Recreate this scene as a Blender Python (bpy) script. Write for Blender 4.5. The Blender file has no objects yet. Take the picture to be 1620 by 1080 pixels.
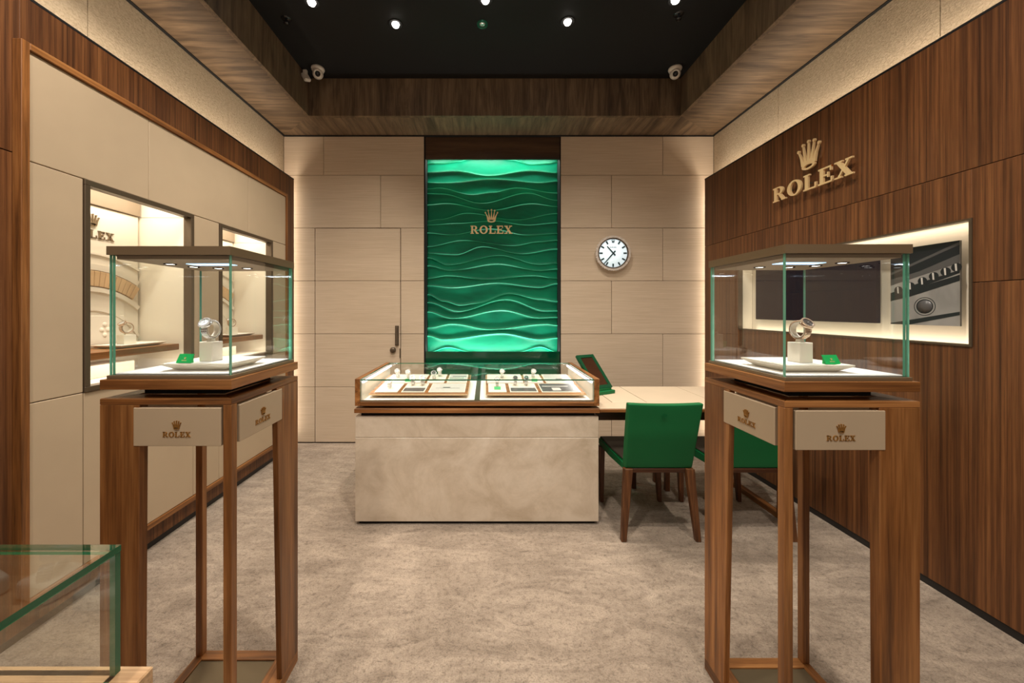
import bpy, bmesh, math, random
from mathutils import Vector, Matrix
PI = math.pi
random.seed(7)
SC = bpy.context.scene
COL = SC.collection

# ------------------------------------------------------------------ camera, world, exposure
cd = bpy.data.cameras.new('camera'); cam = bpy.data.objects.new('camera', cd); COL.objects.link(cam)
cam.location = (0, 0, 1.4); cam.rotation_euler = (PI/2, 0, 0)
cd.sensor_width = 36; cd.lens = 588/1620*36; cd.shift_x = 42/1620; cd.shift_y = -49/1620
cd.clip_start = 0.02
SC.camera = cam
w = bpy.data.worlds.new('world'); SC.world = w; w.use_nodes = True
w.node_tree.nodes['Background'].inputs[0].default_value = (1.0, .86, .72, 1)
w.node_tree.nodes['Background'].inputs[1].default_value = .46
SC.view_settings.view_transform = 'Standard'; SC.view_settings.look = 'None'
SC.view_settings.exposure = 0.22; SC.view_settings.gamma = 1; SC.view_settings.use_curve_mapping = False
try:
    SC.cycles.transparent_max_bounces = 24; SC.cycles.max_bounces = 8; SC.cycles.use_denoising = True
except Exception: pass

def light(kind, name, loc, energy, color=(1, .84, .66), aim=None, **k):
    l = bpy.data.lights.new(name, kind); o = bpy.data.objects.new(name, l); COL.objects.link(o)
    o.location = loc; l.energy = energy; l.color = color
    if aim is not None:
        o.rotation_euler = Vector(aim).to_track_quat('-Z', 'Y').to_euler()
    for a, v in k.items(): setattr(l, a, v)
    return o
WARM = (1, .85, .68); SOFT = (1, .91, .79); COOL = (.86, .94, 1)
# ceiling downlights: the ones in view and the rows nearer the shop front
DOWN = [(-.687, 2.843), (.623, 2.818), (-1.234, 2.639), (0.0, 2.62), (1.34, 2.62)]
AIMS = [(-.3, .1, -1), (.25, .1, -1), (.12, .0, -1), (0, .05, -1), (-.12, .0, -1)]
for i, (x, y) in enumerate(DOWN):
    light('SPOT', 'downlight_lamp', (x, y, 3.55), 74, SOFT, AIMS[i], spot_size=1.8, spot_blend=1, shadow_soft_size=.035)
for x, y, a in [(-1.1, 1.3, (-.25, .25, -1)), (1.1, 1.3, (.25, .25, -1)), (0, 1.0, (0, .3, -1)), (-.9, -.2, (-.15, .35, -1)), (.9, -.2, (.15, .35, -1))]:
    light('SPOT', 'downlight_lamp', (x, y, 3.55), 134, SOFT, a, spot_size=1.9, spot_blend=1, shadow_soft_size=.05)
# cove strips behind the wood panelling (top of the side walls, and beside the back wall)
def strip(name, loc, sx, sy, e, col, rot):
    l = bpy.data.lights.new(name, 'AREA'); l.shape = 'RECTANGLE'; l.size = sx; l.size_y = sy; l.energy = e; l.color = col
    o = bpy.data.objects.new(name, l); COL.objects.link(o); o.location = loc; o.rotation_euler = rot
    return o
strip('cove_strip_lamp', (-2.03, 1.4, 2.68), .05, 4.8, 17, WARM, (PI, math.radians(14), 0))
strip('cove_strip_lamp', (2.33, 1.4, 2.68), .05, 4.8, 17, WARM, (PI, math.radians(-14), 0))
strip('wall_edge_lamp', (-2.06, 3.86, 1.4), .05, 2.6, 3.2, WARM, (PI/2, 0, math.radians(-60)))
strip('wall_edge_lamp', (2.35, 3.86, 1.4), .05, 2.6, 3.2, WARM, (PI/2, 0, math.radians(60)))
# wall washers over and under the green relief panel
strip('panel_top_lamp', (.078, 3.972, 3.05), 1.36, .03, 9, (.88, 1, .95), (math.radians(8), 0, 0))
strip('panel_foot_lamp', (.078, 3.972, .935), 1.36, .03, 8, (.88, 1, .95), (math.radians(172), 0, 0))

# ------------------------------------------------------------------ materials
def srgb(r, g, b):
    f = lambda c: (c/255/12.92) if c/255 <= .04045 else ((c/255+.055)/1.055)**2.4
    return (f(r), f(g), f(b), 1)
def nm(name):
    m = bpy.data.materials.new(name); m.use_nodes = True
    nt = m.node_tree; return m, nt, nt.nodes['Principled BSDF']
def plain(name, c, rough=.5, metal=0, spec=.5, coat=0):
    m, nt, b = nm(name)
    b.inputs['Base Color'].default_value = c; b.inputs['Roughness'].default_value = rough
    b.inputs['Metallic'].default_value = metal; b.inputs['Specular IOR Level'].default_value = spec
    if coat: b.inputs['Coat Weight'].default_value = coat
    return m
def emit(name, c, s):
    m, nt, b = nm(name)
    b.inputs['Base Color'].default_value = c
    b.inputs['Emission Color'].default_value = c; b.inputs['Emission Strength'].default_value = s
    return m
def coords(nt, scale, rand=True):
    tc = nt.nodes.new('ShaderNodeTexCoord'); mp = nt.nodes.new('ShaderNodeMapping')
    mp.inputs['Scale'].default_value = scale
    if rand:
        oi = nt.nodes.new('ShaderNodeObjectInfo'); mul = nt.nodes.new('ShaderNodeVectorMath'); mul.operation = 'SCALE'
        cb = nt.nodes.new('ShaderNodeCombineXYZ')
        for k in range(3): nt.links.new(oi.outputs['Random'], cb.inputs[k])
        mul.inputs['Scale'].default_value = 7.3
        nt.links.new(cb.outputs[0], mul.inputs[0])
        ad = nt.nodes.new('ShaderNodeVectorMath'); ad.operation = 'ADD'
        nt.links.new(tc.outputs['Object'], ad.inputs[0]); nt.links.new(mul.outputs[0], ad.inputs[1])
        nt.links.new(ad.outputs[0], mp.inputs['Vector'])
    else:
        nt.links.new(tc.outputs['Object'], mp.inputs['Vector'])
    return mp.outputs[0]
def noise(nt, vec, scale, detail=5, rough=.6, dist=0):
    n = nt.nodes.new('ShaderNodeTexNoise'); n.inputs['Scale'].default_value = scale
    n.inputs['Detail'].default_value = detail; n.inputs['Roughness'].default_value = rough; n.inputs['Distortion'].default_value = dist
    nt.links.new(vec, n.inputs['Vector']); return n.outputs['Fac']
def ramp(nt, fac, stops):
    r = nt.nodes.new('ShaderNodeValToRGB'); e = r.color_ramp.elements
    e[0].position, e[0].color = stops[0]; e[1].position, e[1].color = stops[-1]
    for p, c in stops[1:-1]:
        x = e.new(p); x.color = c
    nt.links.new(fac, r.inputs[0]); return r.outputs[0]
def mixc(nt, a, b, fac, mode='MULTIPLY'):
    x = nt.nodes.new('ShaderNodeMix'); x.data_type = 'RGBA'; x.blend_type = mode
    x.inputs['Factor'].default_value = fac if not hasattr(fac, 'is_linked') else 1
    if hasattr(fac, 'is_linked'): nt.links.new(fac, x.inputs['Factor'])
    nt.links.new(a, x.inputs['A']); nt.links.new(b, x.inputs['B']); return x.outputs['Result']
def bump(nt, b, h, st, dist=.002):
    n = nt.nodes.new('ShaderNodeBump'); n.inputs['Strength'].default_value = st; n.inputs['Distance'].default_value = dist
    nt.links.new(h, n.inputs['Height']); nt.links.new(n.outputs[0], b.inputs['Normal'])
def wood(name, axis, dark, mid, lite, fine=26, along=1.2, rough=.38, figure=.35, wav=.0):
    m, nt, b = nm(name)
    s = [fine]*3; s['xyz'.index(axis)] = along
    v = coords(nt, s)
    n1 = noise(nt, v, 1, 6, .62, .25+wav)
    s2 = [5.0]*3; s2['xyz'.index(axis)] = .45
    v2 = coords(nt, s2)
    n2 = noise(nt, v2, 1, 3, .5, .8+wav*2)
    s3 = [190]*3; s3['xyz'.index(axis)] = 6
    n3 = noise(nt, coords(nt, s3), 1, 2, .5)
    c1 = ramp(nt, n1, [(.30, dark), (.5, mid), (.72, lite)])
    g = 1-figure
    c2 = ramp(nt, n2, [(.3, (g*.75, g*.72, g*.7, 1)), (.6, (1, 1, 1, 1))])
    c3 = ramp(nt, n3, [(.35, (.72, .68, .65, 1)), (.55, (1, 1, 1, 1))])
    c = mixc(nt, mixc(nt, c1, c2, 1.0), c3, .8)
    nt.links.new(c, b.inputs['Base Color'])
    b.inputs['Roughness'].default_value = rough; b.inputs['Specular IOR Level'].default_value = .4
    bump(nt, b, n3, .12, .001)
    return m
M = {}
wd = dict(dark=srgb(86, 53, 27), mid=srgb(150, 97, 51), lite=srgb(188, 132, 78), figure=.28)
for a in 'xyz':
    M['walnut_'+a] = wood('walnut_'+a, a, **wd)
vd = dict(dark=srgb(66, 40, 23), mid=srgb(110, 69, 39), lite=srgb(140, 93, 54))
M['veneer'] = wood('walnut_veneer', 'z', fine=62, along=.45, rough=.42, figure=.16, **vd)
od = dict(dark=srgb(78, 62, 46), mid=srgb(112, 91, 68), lite=srgb(134, 110, 84))
for a in 'xyz':
    M['oak_'+a] = wood('smoked_oak_'+a, a, fine=15, along=1.6, rough=.55, figure=.25, wav=1.1, **od)
M['darkwood'] = wood('dark_walnut', 'x', fine=30, along=1, dark=srgb(48, 28, 17), mid=srgb(80, 48, 29), lite=srgb(104, 64, 38))
M['darkwood_z'] = wood('dark_walnut_z', 'z', fine=30, along=1, dark=srgb(58, 33, 20), mid=srgb(98, 58, 34), lite=srgb(124, 76, 44))
M['paleoak'] = wood('pale_oak', 'x', fine=24, along=1.0, dark=srgb(186, 146, 106), mid=srgb(214, 176, 134), lite=srgb(228, 194, 154))
M['paleoak_y'] = wood('pale_oak_y', 'y', fine=24, along=1.0, dark=srgb(186, 146, 106), mid=srgb(214, 176, 134), lite=srgb(228, 194, 154))
M['header'] = wood('brown_header', 'x', fine=14, along=.7, dark=srgb(60, 42, 28), mid=srgb(78, 56, 38), lite=srgb(92, 68, 46), rough=.35)

def leather(name, c, var=.06, bscale=900, bst=.15, rough=.55):
    m, nt, b = nm(name)
    v = coords(nt, (1, 1, 1)); n = noise(nt, v, 2.2, 3)
    d = tuple(x*(1-var) for x in c[:3])+(1,)
    nt.links.new(ramp(nt, n, [(.35, d), (.65, c)]), b.inputs['Base Color'])
    b.inputs['Roughness'].default_value = rough; b.inputs['Specular IOR Level'].default_value = .3
    bump(nt, b, noise(nt, v, bscale, 2), bst, .0006); return m
M['leather'] = leather('beige_leather', srgb(186, 165, 138))
M['leather_table'] = leather('table_leather', srgb(210, 190, 164), bst=.25)
M['green_leather'] = leather('green_leather', srgb(13, 102, 55), .12, 700, .3, .5)
M['green_hide'] = leather('deep_green_hide', srgb(4, 66, 38), .15, 700, .3, .4)
M['brown_pad'] = leather('dark_brown_pad', srgb(62, 54, 46), .2)
M['cream'] = leather('cream_lining', srgb(236, 226, 208), .03, 600, .1)
M['white_pad'] = leather('white_pad', srgb(240, 238, 234), .02, 600, .1)
M['taupe'] = leather('taupe_board', srgb(150, 132, 110), .05)
M['tan'] = leather('tan_segment', srgb(214, 180, 138), .08)
def linefabric():
    m, nt, b = nm('ribbed_wall_fabric')
    v = coords(nt, (3, 3, 260)); n = noise(nt, v, 1, 3, .6)
    v2 = coords(nt, (1.2, 1.2, 6)); n2 = noise(nt, v2, 1, 3, .6)
    c1 = ramp(nt, n, [(.3, srgb(186, 166, 144)), (.7, srgb(206, 187, 164))])
    c2 = ramp(nt, n2, [(.3, (.93, .92, .9, 1)), (.7, (1, 1, 1, 1))])
    nt.links.new(mixc(nt, c1, c2, 1.0), b.inputs['Base Color'])
    b.inputs['Roughness'].default_value = .75; b.inputs['Specular IOR Level'].default_value = .2
    bump(nt, b, n, .2, .001); return m
M['wallpanel'] = linefabric()
def rough_fabric():
    m, nt, b = nm('textured_plaster_fabric')
    v = coords(nt, (1, 1, 1.6)); n = noise(nt, v, 60, 5, .7, .8)
    nt.links.new(ramp(nt, n, [(.34, srgb(180, 160, 132)), (.6, srgb(210, 192, 164))]), b.inputs['Base Color'])
    b.inputs['Roughness'].default_value = .85
    bump(nt, b, n, 1.0, .012); return m
M['fabric'] = rough_fabric()
def marble():
    m, nt, b = nm('cream_marble')
    v = coords(nt, (1, 1, 1)); n = noise(nt, v, 3.2, 8, .66, .9); n2 = noise(nt, v, 14, 5, .6, .4)
    c = ramp(nt, n, [(.3, srgb(184, 166, 144)), (.5, srgb(204, 188, 168)), (.7, srgb(216, 202, 184))])
    c2 = ramp(nt, n2, [(.35, (.93, .92, .9, 1)), (.55, (1, 1, 1, 1))])
    c = mixc(nt, c, c2, 1.0)
    vo = nt.nodes.new('ShaderNodeTexVoronoi'); vo.feature = 'DISTANCE_TO_EDGE'; vo.inputs['Scale'].default_value = 3.3
    ad = nt.nodes.new('ShaderNodeVectorMath'); ad.operation = 'ADD'; nn = nt.nodes.new('ShaderNodeTexNoise'); nn.inputs['Scale'].default_value = 4; nn.inputs['Detail'].default_value = 5
    nt.links.new(v, nn.inputs['Vector']); nt.links.new(v, ad.inputs[0]); nt.links.new(nn.outputs['Color'], ad.inputs[1]); nt.links.new(ad.outputs[0], vo.inputs['Vector'])
    cv = ramp(nt, vo.outputs['Distance'], [(.0, (1.06, 1.05, 1.03, 1)), (.012, (1, 1, 1, 1))])
    nt.links.new(mixc(nt, c, cv, 1.0), b.inputs['Base Color'])
    b.inputs['Roughness'].default_value = .32; return m
M['marble'] = marble()
def carpet():
    m, nt, b = nm('grey_beige_carpet')
    v = coords(nt, (1, 1, 1), False)
    n = noise(nt, v, 1.6, 6, .68, 1.2); nb = noise(nt, coords(nt, (2.4, 6.5, 1), False), 1, 7, .72, 2.2); nf = noise(nt, v, 150, 3, .75); nf2 = noise(nt, v, 46, 4, .7)
    c = ramp(nt, n, [(.3, srgb(158, 140, 122)), (.7, srgb(194, 175, 156))])
    c2 = ramp(nt, nb, [(.36, (.66, .64, .62, 1)), (.60, (1.08, 1.08, 1.08, 1))])
    c3 = ramp(nt, nf, [(.30, (.46, .44, .42, 1)), (.52, (1.08, 1.08, 1.08, 1))])
    c4 = ramp(nt, nf2, [(.32, (.60, .58, .56, 1)), (.50, (1.04, 1.04, 1.04, 1))])
    c = mixc(nt, mixc(nt, mixc(nt, c, c2, .8), c3, .75), c4, .85)
    nt5 = noise(nt, coords(nt, (9, 26, 1), False), 1, 6, .75, 1.2)
    c = mixc(nt, c, ramp(nt, nt5, [(.30, (.50, .48, .46, 1)), (.42, (1, 1, 1, 1))]), .9)
    nt.links.new(c, b.inputs['Base Color']); b.inputs['Roughness'].default_value = 1; b.inputs['Specular IOR Level'].default_value = .05
    b.inputs['Sheen Weight'].default_value = .15
    ad = nt.nodes.new('ShaderNodeMath'); ad.operation = 'ADD'; nt.links.new(nf, ad.inputs[0]); nt.links.new(nf2, ad.inputs[1])
    bump(nt, b, ad.outputs[0], .9, .012); return m
M['carpet'] = carpet()
M['black'] = plain('matt_black', (.012, .011, .010, 1), .8, spec=.2)
M['ceilblack'] = plain('black_ceiling', (.011, .010, .0095, 1), .75, spec=.25)
M['plinth'] = plain('black_plinth', (.012, .011, .011, 1), .4)
M['bronze'] = plain('brushed_bronze', srgb(132, 112, 86), .42, .45)
M['darkbronze'] = plain('dark_bronze', srgb(94, 80, 64), .4, .45)
M['plate'] = plain('bronze_plate', srgb(112, 98, 76), .45, .7)
M['gold'] = plain('champagne_gold', srgb(236, 202, 150), .32, .3)
M['dullgold'] = plain('printed_gold', srgb(170, 124, 62), .4, .6)
M['steel'] = plain('polished_steel', srgb(232, 230, 228), .2, .75)
M['rosesteel'] = plain('two_tone_steel', srgb(224, 196, 170), .22, .75)
M['whiteplastic'] = plain('white_plastic', srgb(214, 200, 184), .4)
M['lens'] = plain('black_lens', (.01, .01, .012, 1), .1)
M['card'] = plain('green_card', srgb(0, 168, 84), .45)
M['dial'] = plain('silver_dial', srgb(228, 226, 222), .3)
M['darkdial'] = plain('dark_dial', srgb(60, 54, 50), .25)
M['ink'] = plain('dark_ink', srgb(40, 62, 66), .4)
M['screen'] = plain('dark_screen', srgb(16, 20, 36), .8, spec=.05)
M['edge'] = plain('green_glass_edge', srgb(104, 176, 150), .08, spec=.8)
M['dkedge'] = plain('deep_green_glass_edge', srgb(14, 92, 58), .08, spec=.8)
M['mirror'] = plain('mirror_pane', srgb(150, 110, 84), .06, .9)
M['bulb'] = emit('lit_bulb', (1, .93, .84, 1), 14)
M['vspot'] = emit('lit_case_spot', (1, .97, .92, 1), 9)
M['led'] = emit('lit_led_panel', (.42, .70, 1, 1), 1.7)
M['ledstrip'] = emit('lit_led_strip', (.9, .95, 1, 1), 2.6)
M['clockface'] = emit('backlit_clock_dial', (.78, .92, .97, 1), .58)
def glass(name, tint, ior=1.45, gain=1.0):
    m = bpy.data.materials.new(name); m.use_nodes = True; nt = m.node_tree; nt.nodes.clear()
    o = nt.nodes.new('ShaderNodeOutputMaterial'); mx = nt.nodes.new('ShaderNodeMixShader')
    t = nt.nodes.new('ShaderNodeBsdfTransparent'); t.inputs[0].default_value = tint
    g = nt.nodes.new('ShaderNodeBsdfGlossy'); g.inputs['Roughness'].default_value = .0
    f = nt.nodes.new('ShaderNodeFresnel'); f.inputs['IOR'].default_value = ior
    ge = nt.nodes.new('ShaderNodeNewGeometry'); iv = nt.nodes.new('ShaderNodeMath'); iv.operation = 'SUBTRACT'; iv.inputs[0].default_value = 1
    nt.links.new(ge.outputs['Backfacing'], iv.inputs[1])
    mu = nt.nodes.new('ShaderNodeMath'); mu.operation = 'MULTIPLY'
    nt.links.new(f.outputs[0], mu.inputs[0]); nt.links.new(iv.outputs[0], mu.inputs[1])
    mg = nt.nodes.new('ShaderNodeMath'); mg.operation = 'MULTIPLY'; mg.inputs[1].default_value = gain; mg.use_clamp = True
    nt.links.new(mu.outputs[0], mg.inputs[0])
    nt.links.new(mg.outputs[0], mx.inputs[0]); nt.links.new(t.outputs[0], mx.inputs[1]); nt.links.new(g.outputs[0], mx.inputs[2])
    nt.links.new(mx.outputs[0], o.inputs[0]); return m
M['glass'] = glass('clear_glass', (.982, .993, .986, 1), 1.55, 2.0)
M['topglass'] = glass('counter_top_glass', (.985, .995, .988, 1), 1.3, .5)
M['nicheglass'] = glass('niche_glass', (.99, .99, .985, 1), 1.25)
def emerald():
    m, nt, b = nm('emerald_relief')
    v = coords(nt, (.7, 1, 2.6), False); n = noise(nt, v, 2.2, 4, .55, .6)
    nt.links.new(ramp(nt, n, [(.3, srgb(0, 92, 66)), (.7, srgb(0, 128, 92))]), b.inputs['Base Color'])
    b.inputs['Roughness'].default_value = .42; b.inputs['Specular IOR Level'].default_value = .22
    return m
M['emerald'] = emerald()
M['crest'] = plain('painted_crest_highlight', srgb(70, 190, 146), .3)  # lighter green paints the highlight that runs along each wave crest
M['greengloss'] = plain('dark_green_gloss', srgb(2, 62, 40), .12, spec=.6)
def photo_print():
    m, nt, b = nm('grey_photo_print')
    v = coords(nt, (1, 2.0, 1), False); n = noise(nt, v, 3.0, 3, .5, .5)
    nt.links.new(ramp(nt, n, [(.3, srgb(120, 118, 116)), (.7, srgb(168, 164, 160))]), b.inputs['Base Color'])
    b.inputs['Roughness'].default_value = .35; return m
M['print'] = photo_print()
M['printdark'] = plain('photo_dark_tone', srgb(34, 36, 40), .35)
M['printmid'] = plain('photo_mid_tone', srgb(84, 82, 82), .35)
M['printlite'] = plain('photo_light_tone', srgb(200, 196, 190), .35)

# ------------------------------------------------------------------ mesh helpers
W = {}
class MB:
    def __init__(s): s.bm = bmesh.new()
    def box(s, x0, x1, y0, y1, z0, z1, bev=0, mi=0, seg=1):
        t = bmesh.new(); bmesh.ops.create_cube(t, size=1)
        for v in t.verts:
            v.co = Vector((x0+(v.co.x+.5)*(x1-x0), y0+(v.co.y+.5)*(y1-y0), z0+(v.co.z+.5)*(z1-z0)))
        if bev: bmesh.ops.bevel(t, geom=t.edges[:], offset=bev, segments=seg, affect='EDGES', profile=.5)
        s.add(t, mi); return s
    def add(s, t, mi=0, mat=None):
        if mat is not None: bmesh.ops.transform(t, matrix=mat, verts=t.verts)
        mp = {}
        for v in t.verts: mp[v] = s.bm.verts.new(v.co)
        for f in t.faces:
            try: nf = s.bm.faces.new([mp[v] for v in f.verts]); nf.material_index = mi; nf.smooth = f.smooth
            except ValueError: pass
        t.free(); return s
    def prism(s, pts, h0, h1, mat=None, mi=0, bev=0):
        """polygon in local XY extruded along Z, then moved by mat"""
        t = bmesh.new()
        a = [t.verts.new((p[0], p[1], h0)) for p in pts]; b = [t.verts.new((p[0], p[1], h1)) for p in pts]
        n = len(pts)
        t.faces.new(list(reversed(a))); t.faces.new(b)
        for i in range(n): t.faces.new((a[i], a[(i+1) % n], b[(i+1) % n], b[i]))
        bmesh.ops.recalc_face_normals(t, faces=t.faces[:])
        if bev: bmesh.ops.bevel(t, geom=t.edges[:], offset=bev, segments=1, affect='EDGES')
        s.add(t, mi, mat); return s
    def taper(s, b0, b1, mi=0, bev=0):
        """loft between two rectangles (x0,x1,y0,y1,z)"""
        t = bmesh.new(); r = []
        for x0, x1, y0, y1, z in (b0, b1):
            r.append([t.verts.new(p) for p in ((x0, y0, z), (x1, y0, z), (x1, y1, z), (x0, y1, z))])
        t.faces.new(list(reversed(r[0]))); t.faces.new(r[1])
        for i in range(4): t.faces.new((r[0][i], r[0][(i+1) % 4], r[1][(i+1) % 4], r[1][i]))
        bmesh.ops.recalc_face_normals(t, faces=t.faces[:])
        if bev: bmesh.ops.bevel(t, geom=t.edges[:], offset=bev, segments=1, affect='EDGES')
        s.add(t, mi); return s
    def lathe(s, prof, n=24, mat=None, mi=0, smooth=True):
        t = bmesh.new(); rings = []
        for r, z in prof:
            rings.append([t.verts.new((r*math.cos(2*PI*i/n), r*math.sin(2*PI*i/n), z)) for i in range(n)] if r > 1e-6 else [t.verts.new((0, 0, z))])
        for a, b in zip(rings, rings[1:]):
            for i in range(n):
                j = (i+1) % n
                q = [a[i] if len(a) > 1 else a[0], a[j] if len(a) > 1 else a[0], b[j] if len(b) > 1 else b[0], b[i] if len(b) > 1 else b[0]]
                q = [v for k, v in enumerate(q) if v not in q[:k]]
                if len(q) > 2:
                    f = t.faces.new(q); f.smooth = smooth
        bmesh.ops.recalc_face_normals(t, faces=t.faces[:])
        s.add(t, mi, mat); return s
    def arc(s, r0, r1, a0, a1, h0, h1, n=16, mat=None, mi=0):
        """ring sector in XY extruded along Z"""
        t = bmesh.new(); ring = []
        for i in range(n+1):
            a = a0+(a1-a0)*i/n; c, sn = math.cos(a), math.sin(a)
            ring.append([t.verts.new((r*c, r*sn, h)) for r, h in ((r0, h0), (r1, h0), (r1, h1), (r0, h1))])
        full = abs(abs(a1-a0)-2*PI) < 1e-6
        for i in range(n):
            for k in range(4): t.faces.new((ring[i][k], ring[i][(k+1) % 4], ring[i+1][(k+1) % 4], ring[i+1][k]))
        if not full:
            t.faces.new(ring[0]); t.faces.new(list(reversed(ring[-1])))
        bmesh.ops.remove_doubles(t, verts=t.verts[:], dist=1e-7)
        bmesh.ops.recalc_face_normals(t, faces=t.faces[:])
        s.add(t, mi, mat); return s
def obj(name, mb, mats, parent=None, local=False):
    me = bpy.data.meshes.new(name)
    if parent is not None and not local:
        bmesh.ops.translate(mb.bm, verts=mb.bm.verts, vec=-W[parent.name])
    mb.bm.to_mesh(me); mb.bm.free()
    for m in (mats if isinstance(mats, (list, tuple)) else [mats]): me.materials.append(m)
    o = bpy.data.objects.new(name, me); COL.objects.link(o)
    if parent is not None:
        o.parent = parent; W[o.name] = W[parent.name]
    else: W[o.name] = Vector((0, 0, 0))
    return o
def box(name, b, mat, parent=None, bev=0, local=False, seg=1):
    return obj(name, MB().box(*b, bev=bev, seg=seg), mat, parent, local)
def thing(name, label, cat, loc=(0, 0, 0), rotz=0, group=None):
    o = bpy.data.objects.new(name, None); COL.objects.link(o); o.empty_display_size = .05
    o.location = loc; o.rotation_euler = (0, 0, rotz); o['label'] = label; o['category'] = cat
    if group: o['group'] = group
    W[o.name] = Vector(loc); return o
def tag(o, label, cat, group=None):
    o['label'] = label; o['category'] = cat
    if group: o['group'] = group
    return o
def struct(name, mb, mat):
    o = obj(name, mb, mat); o['kind'] = 'structure'; return o
def recenter(o, loc):
    """put a single-mesh thing's origin at loc"""
    loc = Vector(loc); o.data.transform(Matrix.Translation(-loc)); o.location = loc; W[o.name] = loc; return o
def dup(root, loc, rotz=None, label=None):
    r = root.copy(); COL.objects.link(r); r.location = loc; W[r.name] = Vector(loc)
    if rotz is not None: r.rotation_euler = (0, 0, rotz)
    if label: r['label'] = label
    for ch in list(root.children):
        c = ch.copy(); COL.objects.link(c); c.parent = r
        for g in ch.children:
            d = g.copy(); COL.objects.link(d); d.parent = c
    return r
def pane_top(name, b, parent, edge):
    o = pane(name, b, parent, edge); o.data.materials[0] = M['topglass']; return o
def pane(name, b, parent, edge='edge'):
    """glass slab: clear faces, green edges"""
    mb = MB().box(*b); d = (b[1]-b[0], b[3]-b[2], b[5]-b[4]); k = d.index(min(d))
    mb.bm.normal_update()
    for f in mb.bm.faces:
        f.material_index = 0 if abs(f.normal[k]) > .9 else 1
    return obj(name, mb, [M['glass'], M[edge]], parent)

# ------------------------------------------------------------------ lettering and crown (unit height, thickness .1)
T = .12
def rect(mb, x0, y0, x1, y1): mb.prism([(x0, y0), (x1, y0), (x1, y1), (x0, y1)], 0, T)
def ell_ring(mb, cx, cy, rx0, ry0, rx1, ry1, n=28, a0=0, a1=2*PI):
    for i in range(n):
        a, b = a0+(a1-a0)*i/n, a0+(a1-a0)*(i+1)/n
        mb.prism([(cx+rx0*math.cos(a), cy+ry0*math.sin(a)), (cx+rx1*math.cos(a), cy+ry1*math.sin(a)), (cx+rx1*math.cos(b), cy+ry1*math.sin(b)), (cx+rx0*math.cos(b), cy+ry0*math.sin(b))], 0, T)
def L_R(mb, o=0):
    rect(mb, o+.1, .0, o+.32, 1); rect(mb, o, 0, o+.42, .09); rect(mb, o, .91, o+.5, 1); rect(mb, o+.3, .46, o+.52, .55)
    ell_ring(mb, o+.5, .73, .10, .18, .33, .27, 12, -PI/2, PI/2)
    mb.prism([(o+.4, .5), (o+.62, .5), (o+.95, .05), (o+.7, .05)], 0, T); rect(mb, o+.68, 0, o+1.04, .09)
def L_O(mb, o=0): ell_ring(mb, o+.52, .5, .28, .42, .52, .52, 28)
def L_L(mb, o=0):
    rect(mb, o+.1, 0, o+.32, 1); rect(mb, o, .91, o+.42, 1); rect(mb, o, 0, o+.84, .1); rect(mb, o+.75, 0, o+.84, .36)
def L_E(mb, o=0):
    rect(mb, o+.1, 0, o+.32, 1); rect(mb, o, .9, o+.8, 1); rect(mb, o+.71, .7, o+.8, 1); rect(mb, o+.3, .46, o+.6, .55)
    rect(mb, o+.55, .35, o+.62, .66); rect(mb, o, 0, o+.85, .1); rect(mb, o+.76, 0, o+.85, .33)
def L_X(mb, o=0):
    mb.prism([(o+.08, .95), (o+.34, .95), (o+.92, .05), (o+.66, .05)], 0, T); mb.prism([(o+.72, .95), (o+.84, .95), (o+.28, .05), (o+.16, .05)], 0, T)
    rect(mb, o, .91, o+.44, 1); rect(mb, o+.6, .91, o+.98, 1); rect(mb, o, 0, o+.4, .09); rect(mb, o+.56, 0, o+1.02, .09)
LET = [(L_R, 0), (L_O, 1.14), (L_L, 2.32), (L_E, 3.30), (L_X, 4.28)]; LW = 5.30
def L_crown(mb):
    ell_ring(mb, 0, .12, .19, .055, .30, .12, 24)
    for k, (tx, ty) in enumerate([(-.46, .74), (-.25, .90), (0, .95), (.25, .90), (.46, .74)]):
        bx = (-.23, -.115, 0, .115, .23)[k]
        mb.prism([(bx-.085, .17), (bx+.085, .17), (bx*.62+tx*.38+.045, .45), (tx+.014, ty), (tx-.014, ty), (bx*.62+tx*.38-.045, .45)], 0, T)
        mb.prism([(tx+.055*math.cos(a*PI/6), ty+.055*math.sin(a*PI/6)) for a in range(12)], 0, T)
def mesh_of(fn, mat, name):
    mb = MB(); fn(mb); me = bpy.data.meshes.new(name); mb.bm.to_mesh(me); mb.bm.free(); me.materials.append(mat); return me
LETM = [(mesh_of(f, M['gold'], 'letter'), o) for f, o in LET]; CROWNM = mesh_of(L_crown, M['gold'], 'crown')
def all_letters(mb):
    for f, o in LET: f(mb, o)
WORDM = mesh_of(all_letters, M['gold'], 'lettering')
def put(me, name, parent, frame, mat=None):
    """frame: world Matrix for the unit mesh"""
    o = bpy.data.objects.new(name, me); COL.objects.link(o); o.parent = parent
    o.matrix_local = Matrix.Translation(-W[parent.name]) @ frame
    if mat: o.material_slots[0].link = 'OBJECT'; o.material_slots[0].material = mat
    W[o.name] = W[parent.name]; return o
def frame(org, right, up, s):
    r = Vector(right).normalized(); u = Vector(up).normalized(); n = r.cross(u)
    m = Matrix((r, u, n)).transposed().to_4x4() @ Matrix.Scale(s, 4); return Matrix.Translation(Vector(org)) @ m
def brand(parent, centre, right, up, h, gap=.55, ch=1.55, mat=None, split=False):
    """word centred at 'centre' (baseline), crown above"""
    c = Vector(centre); r = Vector(right).normalized(); u = Vector(up).normalized()
    base = c - r*(LW*h/2)
    if split:
        for me, o in LETM: put(me, 'letter', parent, frame(base+r*(o*h), r, u, h), mat)
    else: put(WORDM, 'lettering', parent, frame(base, r, u, h), mat)
    put(CROWNM, 'crown', parent, frame(c+u*(h*(1+gap)), r, u, h*ch), mat)

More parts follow.
